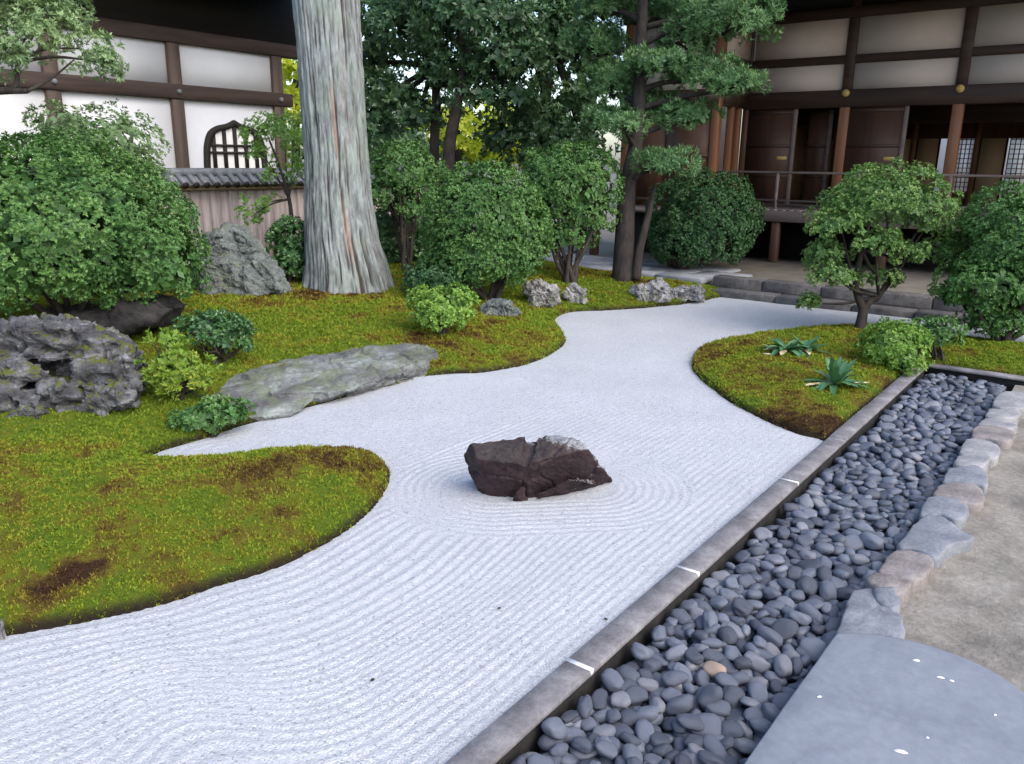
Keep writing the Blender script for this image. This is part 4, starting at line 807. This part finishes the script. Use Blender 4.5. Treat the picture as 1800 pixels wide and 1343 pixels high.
d5 = d4+.9; b5 = C(705, 460, d5); b5[2] = gz(b5); shrub('dark_bush', 'added dark bush standing in for deep shade behind the half hidden bush', b5, [ell(705, 415, 62, 62, d5), ell(745, 440, 40, 40, d5), ell(665, 430, 40, 45, d5)], 'holly', 44, 5, .02, sp=.13, cr=.09, per=9, ln=.08, wd=.035, low=-.9)  # added bush; its dark leaves stand in for deep shade on the wall
bC = gp(1000, 497); dC = depth(bC)+.2; bC[2] = gz(bC)
shrub('clipped_tree', 'rounded clipped tree on thin stems left of the pine', bC, [ell(1005, 325, 88, 72, dC), ell(1030, 378, 58, 52, dC), ell(955, 300, 40, 40, dC), ell(1000, 415, 55, 30, dC), ell(985, 360, 60, 55, dC)], 'azalea', 30, 7, .035, cat='tree', sp=.13, cr=.09, per=14, ln=.045, wd=.021, low=-.65, gap=.07)
bD = gp(1190, 482); dD = depth(bD); shrub('clipped_bush', 'dark round clipped bush before the veranda railing', bD, [ell(1236, 382, 100, 82, dD), ell(1225, 425, 90, 48, dD)], 'azalea_d', 31, 6, .035, sp=.14, cr=.10, per=15, ln=.05, wd=.023, low=-.7, rough=.05, gap=.03)
bE = gp(1512, 578); dE = depth(bE); rngE = np.random.default_rng(32)
tE = thing('cloud_tree', 'clipped cloud shaped tree with forked trunk on the mossy mound', 'tree', bE)
padsE = [ell(1555, 362, 112, 66, dE), ell(1480, 405, 62, 46, dE, 1, -.2), ell(1628, 398, 66, 52, dE, 1, .1), ell(1455, 450, 48, 40, dE), ell(1540, 430, 55, 34, dE, 1, -.35), ell(1598, 448, 48, 32, dE, 1, -.1), ell(1468, 490, 52, 34, dE, 1, -.2), ell(1435, 465, 36, 34, dE, 1, .2), ell(1550, 492, 42, 26, dE), ell(1640, 450, 45, 35, dE, 1, .3), ell(1430, 533, 26, 11, dE), ell(1540, 385, 95, 50, dE, 1, .4)]
fk = C(1518, 545, dE); f2 = C(1505, 500, dE); f3 = C(1545, 520, dE)
lst = [([bE-[0, 0, .06], C(1515, 562, dE), fk], [.07, .055, .05]), ([fk, C(1508, 520, dE), f2, C(1515, 440, dE), C(1535, 370, dE)], [.045, .04, .035, .025, .012]), ([fk, C(1532, 528, dE), f3, C(1575, 470, dE), C(1610, 410, dE)], [.04, .035, .03, .022, .01])]
for c, R in padsE: s = [f2, f3, C(1515, 440, dE), C(1575, 470, dE)][int(rngE.integers(4))]; lst.append(([s, (s+c)/2+[0, 0, -.04], c], [.02, .015, .006]))
boughs('trunk', tE, lst); foliage('crown', tE, crown(padsE, rngE, sp=.105, cr=.075, per=13, ln=.042, wd=.02, low=-.15, rough=.16, gap=.14, corel=.07), 'azalea_e')
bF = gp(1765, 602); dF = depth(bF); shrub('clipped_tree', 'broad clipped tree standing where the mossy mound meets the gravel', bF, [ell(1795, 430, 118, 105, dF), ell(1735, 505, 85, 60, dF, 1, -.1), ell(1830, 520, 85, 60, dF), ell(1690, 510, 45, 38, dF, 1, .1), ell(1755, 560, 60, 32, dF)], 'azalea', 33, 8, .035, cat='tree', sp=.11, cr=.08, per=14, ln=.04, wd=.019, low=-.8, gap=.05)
bG = gp(1585, 648); dG = depth(bG); shrub('lime_shrub', 'light lime green low shrub at the corner of the kerb', bG, [ell(1570, 605, 60, 42, dG), ell(1590, 630, 42, 25, dG, 1, -.1)], 'azalea_y', 34, 7, .014, sp=.075, cr=.06, per=10, ln=.04, wd=.018, low=-.6, corel=.06)
bG2 = gp(1650, 632); dG2 = depth(bG2); shrub('low_shrub', 'darker low shrub behind the light lime shrub', bG2, [ell(1645, 590, 45, 34, dG2)], 'azalea', 35, 6, .014, sp=.08, cr=.06, per=10, ln=.04, wd=.018, low=-.5, corel=.06)
# broad leaved clumps on the mossy mound
def strapplant(label, x, y, n, L, w, seed, lean=(.5, 1.2), dryn=2):
    rng = np.random.default_rng(seed); b = gp(x, y); t = thing('broad_leaf_plant', label, 'plant', b); us = np.linspace(0, 1, 6)
    for i in range(n+dryn):
        a = rng.uniform(0, 6.28); ph = rng.uniform(*lean) if i < n else 1.45; l = L*rng.uniform(.75, 1.15); d = np.array([np.cos(a), np.sin(a), 0]); s = np.array([-d[1], d[0], 0]); V = []
        for u in us:
            r = l*u*np.sin(ph); z = l*(u*np.cos(ph)-.45*u*u*np.sin(ph)); ww = w*np.sin(np.pi*min(1, .12+.88*u))**.8*.5+.003; c = b+rng.normal(0, .004, 3)+d*r+[0, 0, max(z, .01-.02*u if i < n else .012)]; V += [c-s*ww+[0, 0, ww*.35], c, c+s*ww+[0, 0, ww*.35]]
        k = np.arange(5); Q = np.concatenate([np.stack([k*3+q, k*3+q+1, k*3+q+4, k*3+q+3], 1) for q in (0, 1)]); o = part('leaf', np.array(V), [Q], MAT['broad'] if i < n else MAT['dryleaf'], t, True, dict(tone=np.full(18, rng.uniform(.1, .88))))
    return t
strapplant('tall tuft of broad dark leaves with withered pale ones', 1466, 680, 30, .30, .05, 41, (.25, 1.25), 6)
strapplant('low sprawling clump of broad leaves nearer the cloud tree', 1380, 618, 30, .24, .05, 42, (.7, 1.35), 6)
strapplant('second low clump of broad leaves joined to the sprawling one', 1415, 615, 22, .22, .05, 43, (.6, 1.3), 3)

# ------------------------------------------------------------------ old cypress trunk
def cypress():
    dep = depth(hit(615, 512))+.25; rng = np.random.default_rng(50); tab = [(525, 530, 702), (512, 537, 690), (490, 539, 684), (460, 540, 676), (420, 538, 664), (340, 538, 651), (280, 539, 646), (180, 531, 639), (60, 522, 633), (0, 516, 630), (-300, 502, 620), (-900, 480, 590)]
    zs = np.array([C((a+b)/2, y, dep)[2] for y, a, b in tab]); cs = np.array([C((a+b)/2, y, dep) for y, a, b in tab]); rs = np.array([(b-a)/2*dep/F for y, a, b in tab]); base = cs[1].copy(); base[2] = gz(base)-.05
    o = np.argsort(zs); zs, cs, rs = zs[o], cs[o], rs[o]
    nz, na = 340, 210; z = np.concatenate([np.linspace(base[2], 3.6, 270), np.linspace(3.64, zs[-1], nz-270)]); th = np.linspace(0, 2*np.pi, na, endpoint=False)
    Z, T = np.meshgrid(z, th, indexing='ij'); cx = np.interp(Z, zs, cs[:, 0]); cy = np.interp(Z, zs, cs[:, 1]); R = np.interp(Z, zs, rs); flat = lambda a: a.ravel()
    tw = T+.06*Z; P = np.stack([flat(np.cos(tw)*5), flat(np.sin(tw)*5), flat(Z*.45)], 1)
    n1 = fbm(P*1.0, 51, 2); rid = 1-np.abs(fbm(P*[3.2, 3.2, 1.3], 53, 4, .55)); lob = vn(np.stack([flat(np.cos(T)*2.2), flat(np.sin(T)*2.2), flat(Z*.15)], 1), 55)
    fl = np.exp(-(flat(Z)-base[2])/.35); crack = np.clip((.52-rid)/.42, 0, 1)
    r = flat(R)*(1+.025*n1+.16*fl*lob)+.018*(rid-.75)-.028*crack+.012*fbm(P*[6, 6, 1.4], 57, 4, .6)+.03*fl*fbm(P*[3, 3, 1], 58, 3)
    # the open split low on the right
    view = math.atan2(-base[1], -base[0]); ang = np.angle(np.exp(1j*(flat(T)-view))); sp = np.exp(-((ang-.62+.10*(flat(Z)-.6))/.05)**2)*smooth(.25, .4, flat(Z))*(1-smooth(.85, 1.05, flat(Z))); r -= .12*sp
    V = np.stack([flat(cx)+r*np.cos(flat(T)), flat(cy)+r*np.sin(flat(T)), flat(Z)], 1)
    red = np.exp(-((ang-.12-.06*np.sin(flat(Z)*2.1)+.03*flat(Z))/(.06+.03*np.sin(flat(Z)*3)))**2)*(smooth(.5, .75, flat(Z)))*(1-smooth(2.2, 2.8, flat(Z)))*(.55+.45*fbm(P*[3, 3, 2], 59, 3))
    red = np.clip(red, 0, .8)+.25*np.clip(fbm(P*[1, 1, .8], 60, 3)-.35, 0, 1)
    I = np.arange(nz*na).reshape(nz, na); J = np.roll(I, -1, 1); Q = np.stack([I[:-1], J[:-1], J[1:], I[1:]], -1).reshape(-1, 4)
    t = thing('cypress_tree', 'old cypress with a massive pale grey furrowed trunk on the moss', 'tree', base); part('trunk', V, [Q], MAT['bark'], t, True, dict(red=np.clip(red, 0, 1), crack=np.clip(crack*1.4+sp, 0, 1)))
    top = cs[-1]; ells, lst = [], []
    for i in range(9):
        a = i*2.4; zz = 6.3+i*.35; s = np.array([np.interp(zz, zs, cs[:, 0]), np.interp(zz, zs, cs[:, 1]), zz]); e = s+np.array([np.cos(a), np.sin(a), .1])*(1.9-.1*i); ells.append((e, (.8, .8, .4))); lst.append(([s, (s+e)/2+[0, 0, .1], e], [.07, .045, .015]))
    boughs('branch', t, lst, 'bark'); foliage('crown', t, crown(ells, rng, sp=.3, cr=.22, per=8, k=5, ln=.14, wd=.05, core=False, fine=False), 'pine')
cypress()

# ------------------------------------------------------------------ layered pine in front of the right hall
def pine():
    rng = np.random.default_rng(61); b = gp(1096, 492); dep = depth(b); t = thing('garden_pine', 'dark trunked pine with layered foliage pads before the wooden hall', 'tree', b)
    tr = [b-[0, 0, .1], C(1098, 430, dep), C(1103, 330, dep), C(1118, 250, dep+.05), C(1125, 150, dep), C(1128, 60, dep), C(1135, -60, dep), C(1150, -160, dep)]
    lst = [(tr, [.17, .145, .12, .10, .09, .08, .06, .03]), ([C(1118, 492, dep-.1), C(1124, 440, dep-.1), C(1138, 385, dep-.1), C(1150, 330, dep)], [.07, .06, .05, .03])]
    pads = [ell(1275, 40, 85, 50, dep, 1, -.3), ell(1215, 75, 60, 38, dep, 1, .1), ell(1320, 10, 48, 40, dep, 1, -.4), ell(1150, 115, 62, 28, dep, 1, -.2), ell(1225, 130, 65, 34, dep), ell(1285, 150, 62, 20, dep, 1, -.4), ell(1165, 200, 60, 38, dep, 1, .4), ell(1215, 205, 52, 30, dep), ell(1075, 150, 55, 42, dep, 1, .5), ell(1070, 210, 50, 25, dep, 1, .3), ell(1100, 225, 40, 18, dep, 1, -.5), ell(1170, 285, 55, 18, dep-.4), ell(1050, 80, 60, 45, dep, 1, .8), ell(1185, 20, 60, 40, dep, 1, .5), ell(1060, 15, 60, 45, dep, 1, .6), ell(1150, -60, 110, 50, dep, 1, .2), ell(1250, -60, 90, 45, dep), ell(1060, -70, 80, 50, dep)]
    T = bez(tr, 10)
    for c, R in pads:
        k = int(np.argmin(np.abs(T[:, 2]-(c[2]-.25)))); s = T[k]; lst.append(([s, (s*.5+c*.5)+rng.normal(0, .06, 3), c+[0, 0, -R[2]*.4]], [.045, .035, .015]))
        for q in range(3): e = c+unit(1, rng)[0]*np.array(R)*[.8, .8, .4]; lst.append(([c+[0, 0, -R[2]*.4], (c+e)/2, e], [.015, .01, .005]))
    boughs('trunk', t, lst, 'pinebark'); foliage('crown', t, crown(pads, rng, sp=.125, cr=.11, per=11, k=9, ln=.085, wd=.013, low=-.35, rough=.2, gap=.06, core=True, upb=.8, spread=(.3, 1.2), fine=False), 'pine')
pine()
# maple left of the cypress, dark bush by the boulder
dm = depth(hit(560, 500))+.9; bm0 = C(520, 480, dm); bm0[2] = gz(bm0)
tm = thing('young_maple', 'slender young maple with light foliage between wall and cypress', 'tree', bm0); rm = np.random.default_rng(71)
padm = [ell(470, 235, 52, 32, dm), ell(515, 255, 45, 40, dm, 1, .3), ell(525, 300, 30, 28, dm), ell(455, 262, 34, 14, dm), ell(462, 360, 42, 18, dm, 1, -.3), ell(500, 215, 40, 22, dm, 1, .4), ell(485, 305, 28, 12, dm), ell(440, 382, 25, 10, dm, 1, -.3)]
f = C(508, 350, dm); lst = [([bm0-[0, 0, .05], C(515, 410, dm), f, C(490, 290, dm), C(470, 240, dm)], [.035, .03, .026, .016, .006])]
for c, R in padm: lst.append(([f, (f+c)/2+rm.normal(0, .05, 3), c], [.014, .01, .004]))
boughs('trunk', tm, lst); foliage('crown', tm, crown(padm, rm, sp=.13, cr=.10, per=7, k=5, ln=.06, wd=.03, low=-.5, gap=.25, core=False, rough=.25), 'maple')
dk = depth(hit(505, 505))+.35; bk_ = C(510, 498, dk); bk_[2] = gz(bk_)
shrub('dark_bush', 'dark leafy bush squeezed between boulder and cypress trunk', bk_, [ell(512, 440, 42, 58, dk)], 'holly', 72, 5, .015, sp=.10, cr=.07, per=10, ln=.06, wd=.028, low=-.8, corel=.08)
# tree reaching in from the left
rn = np.random.default_rng(75); dn = 6.3; bn = C(-230, 520, dn+.6); bn[2] = gz(bn)
tn = thing('leaning_tree', 'broadleaf tree reaching a leafy branch across the white hall', 'tree', bn)
padn = [ell(70, 55, 85, 48, dn), ell(140, 85, 60, 35, dn, 1, .15), ell(20, 95, 60, 40, dn, 1, -.2), ell(100, 15, 60, 38, dn, 1, .3), ell(185, 110, 30, 20, dn), ell(10, 20, 80, 50, dn), ell(-90, 60, 90, 70, dn), ell(-60, -60, 120, 70, dn), ell(60, -50, 90, 45, dn), ell(-200, 0, 120, 90, dn, 1, .4)]
e1 = C(-120, 140, dn); lst = [([bn-[0, 0, .05], C(-200, 330, dn+.5), e1, C(-100, 60, dn), C(-80, -60, dn)], [.09, .08, .06, .04, .02]), ([e1, C(-60, 165, dn), C(0, 160, dn-.1), C(48, 160, dn-.15)], [.04, .035, .028, .02]), ([C(0, 160, dn-.1), C(28, 150, dn-.1), C(32, 110, dn), C(60, 60, dn)], [.022, .02, .016, .008]), ([C(48, 160, dn-.15), C(90, 138, dn), C(130, 105, dn)], [.016, .01, .005])]
for c, R in padn: lst.append(([C(32, 110, dn) if c[2] < 2.9 else e1, (c+C(10, 90, dn))/2, c], [.014, .012, .005]))
boughs('trunk', tn, lst); foliage('crown', tn, crown(padn, rn, sp=.11, cr=.09, per=11, k=6, ln=.055, wd=.02, low=-.7, gap=.05, rough=.15, core=False), 'pale')

# ------------------------------------------------------------------ evergreen trees behind and trees farther off with sunlight in their leaf colour
def tree(label, bx, by_, dep, ells, m, seed, trunks, mt='pinebark', name='evergreen_tree', group='evergreen trees behind the garden', sp=.25, cr=.2, per=9, k=6, ln=.115, wd=.045, core=True, **kw):
    rng = np.random.default_rng(seed); b = C(bx, by_, dep); b[2] = -.32; t = thing(name, label, 'tree', b, group); lst = []
    fork = None
    for pts, r in trunks: P = [C(x, y, dep) for x, y in pts]; P[0] = np.array([P[0][0], P[0][1], -.4]); lst.append((P, r)); fork = P[-2]
    for c, R in ells: lst.append(([fork, (fork+c)/2+[0, 0, .05], c], [.06, .045, .02]))
    boughs('trunk', t, lst, mt); foliage('crown', t, crown(ells, rng, sp=sp, cr=cr, per=per, k=k, ln=ln, wd=wd, low=-.7, rough=.3, gap=.16, core=core, corel=.18, fine=False, **kw), m); return t
tree('dense evergreen tree with a dark upright trunk behind the round bushes', 762, 330, 14.5, [ell(720, 60, 110, 75, 14.5), ell(680, 170, 80, 45, 14.5), ell(790, 130, 80, 40, 14.5), ell(690, 20, 90, 60, 14.5, 1, .6), ell(735, 200, 65, 28, 14.5), ell(660, 215, 55, 45, 14.5), ell(640, 110, 60, 60, 14.5, 1, .8)], 'deep', 81, [([(762, 330), (763, 270), (766, 200), (765, 120), (760, 20)], [.10, .09, .085, .07, .04])])
tree('dense evergreen tree with a leaning trunk behind the round bushes', 782, 330, 13.8, [ell(850, 40, 120, 65, 13.8), ell(880, 110, 90, 42, 13.8), ell(800, 0, 110, 60, 13.8), ell(930, 60, 80, 70, 13.8, 1, .5), ell(850, 170, 60, 26, 13.8), ell(920, 165, 60, 30, 13.8)], 'deep', 82, [([(780, 330), (788, 280), (800, 200), (815, 120), (835, 20)], [.12, .11, .10, .07, .04])])
tree('dense evergreen tree growing against the wooden hall', 960, 330, 14.8, [ell(980, 70, 90, 80, 14.8), ell(930, 215, 80, 45, 14.8), ell(1010, 175, 70, 42, 14.8), ell(890, 250, 60, 35, 14.8), ell(960, 265, 80, 40, 14.8), ell(1020, 240, 60, 55, 14.8), ell(1000, -10, 110, 60, 14.8), ell(1050, 110, 60, 60, 14.8, 1, .5)], 'deep', 83, [([(960, 330), (958, 260), (955, 180), (970, 80), (975, 0)], [.12, .10, .09, .07, .04])])
for i, (x, y, rx, ry, d, mm, lb) in enumerate([(805, 240, 100, 65, 24, 'sunny', 'tree in painted sunlit yellow green glimpsed between the two dark trunks'), (520, 150, 60, 90, 21, 'sunny', 'tree in painted sunlit yellow showing between the hall eaves and the cypress'), (690, 250, 80, 45, 22, 'deep', 'dark distant tree beyond the half hidden bush'), (930, 240, 110, 60, 26, 'azalea_d', 'green distant tree beyond the evergreens'), (560, 250, 60, 60, 20, 'yellow', 'yellow green tree low beside the hall corner')]):
    tree(lb, x, 330, d, [ell(x, y, rx, ry, d), ell(x-rx*.5, y+ry*.5, rx*.6, ry*.6, d), ell(x+rx*.5, y+ry*.4, rx*.6, ry*.6, d)], mm, 90+i, [([(x, 330), (x, 290), (x, y+10), (x, y-20)], [.14, .12, .1, .05])], name='distant_tree', group='trees beyond the garden', sp=.36, cr=.3, per=7, k=6, ln=.2, wd=.09)

# ------------------------------------------------------------------ small fallen bits
def flake(name, label, x, y, z, L, w, m, cat, group, a):
    p = G(x, y, z); c, s = math.cos(a), math.sin(a); q = np.array([[-L, 0, 0], [-.3*L, w, .004], [.5*L, .8*w, .006], [L, 0, .002], [.4*L, -w, .004], [-.4*L, -.8*w, .003], [0, 0, .008]])*.5
    q = np.stack([q[:, 0]*c-q[:, 1]*s, q[:, 0]*s+q[:, 1]*c, q[:, 2]], 1); V = np.concatenate([q, q-[0, 0, .002]]); i = np.arange(6); j = (i+1) % 6
    tag(obj(name, mesh(name, V, [np.concatenate([np.stack([i, j, np.full(6, 6)], 1), np.stack([7+j, 7+i, np.full(6, 13)], 1)]), np.stack([i, 7+i, 7+j, j], 1)], MAT[m]), None, p), label, cat, group)
for x, y, L, w, a in [(1610, 1161, .028, .012, .5), (1652, 1191, .03, .009, .3), (1672, 1197, .02, .008, .2), (1582, 1321, .045, .016, .3), (1749, 1257, .012, .008, 1), (1630, 1297, .012, .007, .4), (1440, 1225, .02, .008, .8)]: flake('petal', 'largest pale petal on the big flat slab' if L > .04 else 'tiny pale petal lying on the big flat slab', x, y, .049, L, w, 'petal', 'petal', None if L > .04 else 'tiny petals on the big slab', a)
for x, y in [(655, 1195), (878, 1069), (1065, 1088)]: flake('seed_husk', 'tiny dark speck of debris on the raked gravel', x, y, .009, .018, .012, 'drybit', 'debris', 'specks on the gravel', x)
flake('fallen_leaf', 'dry pale leaf beside the low sprawling plant clump', 1350, 622, gz(hit(1350, 622))+.01, .12, .06, 'dryleaf', 'leaf', None, .4)
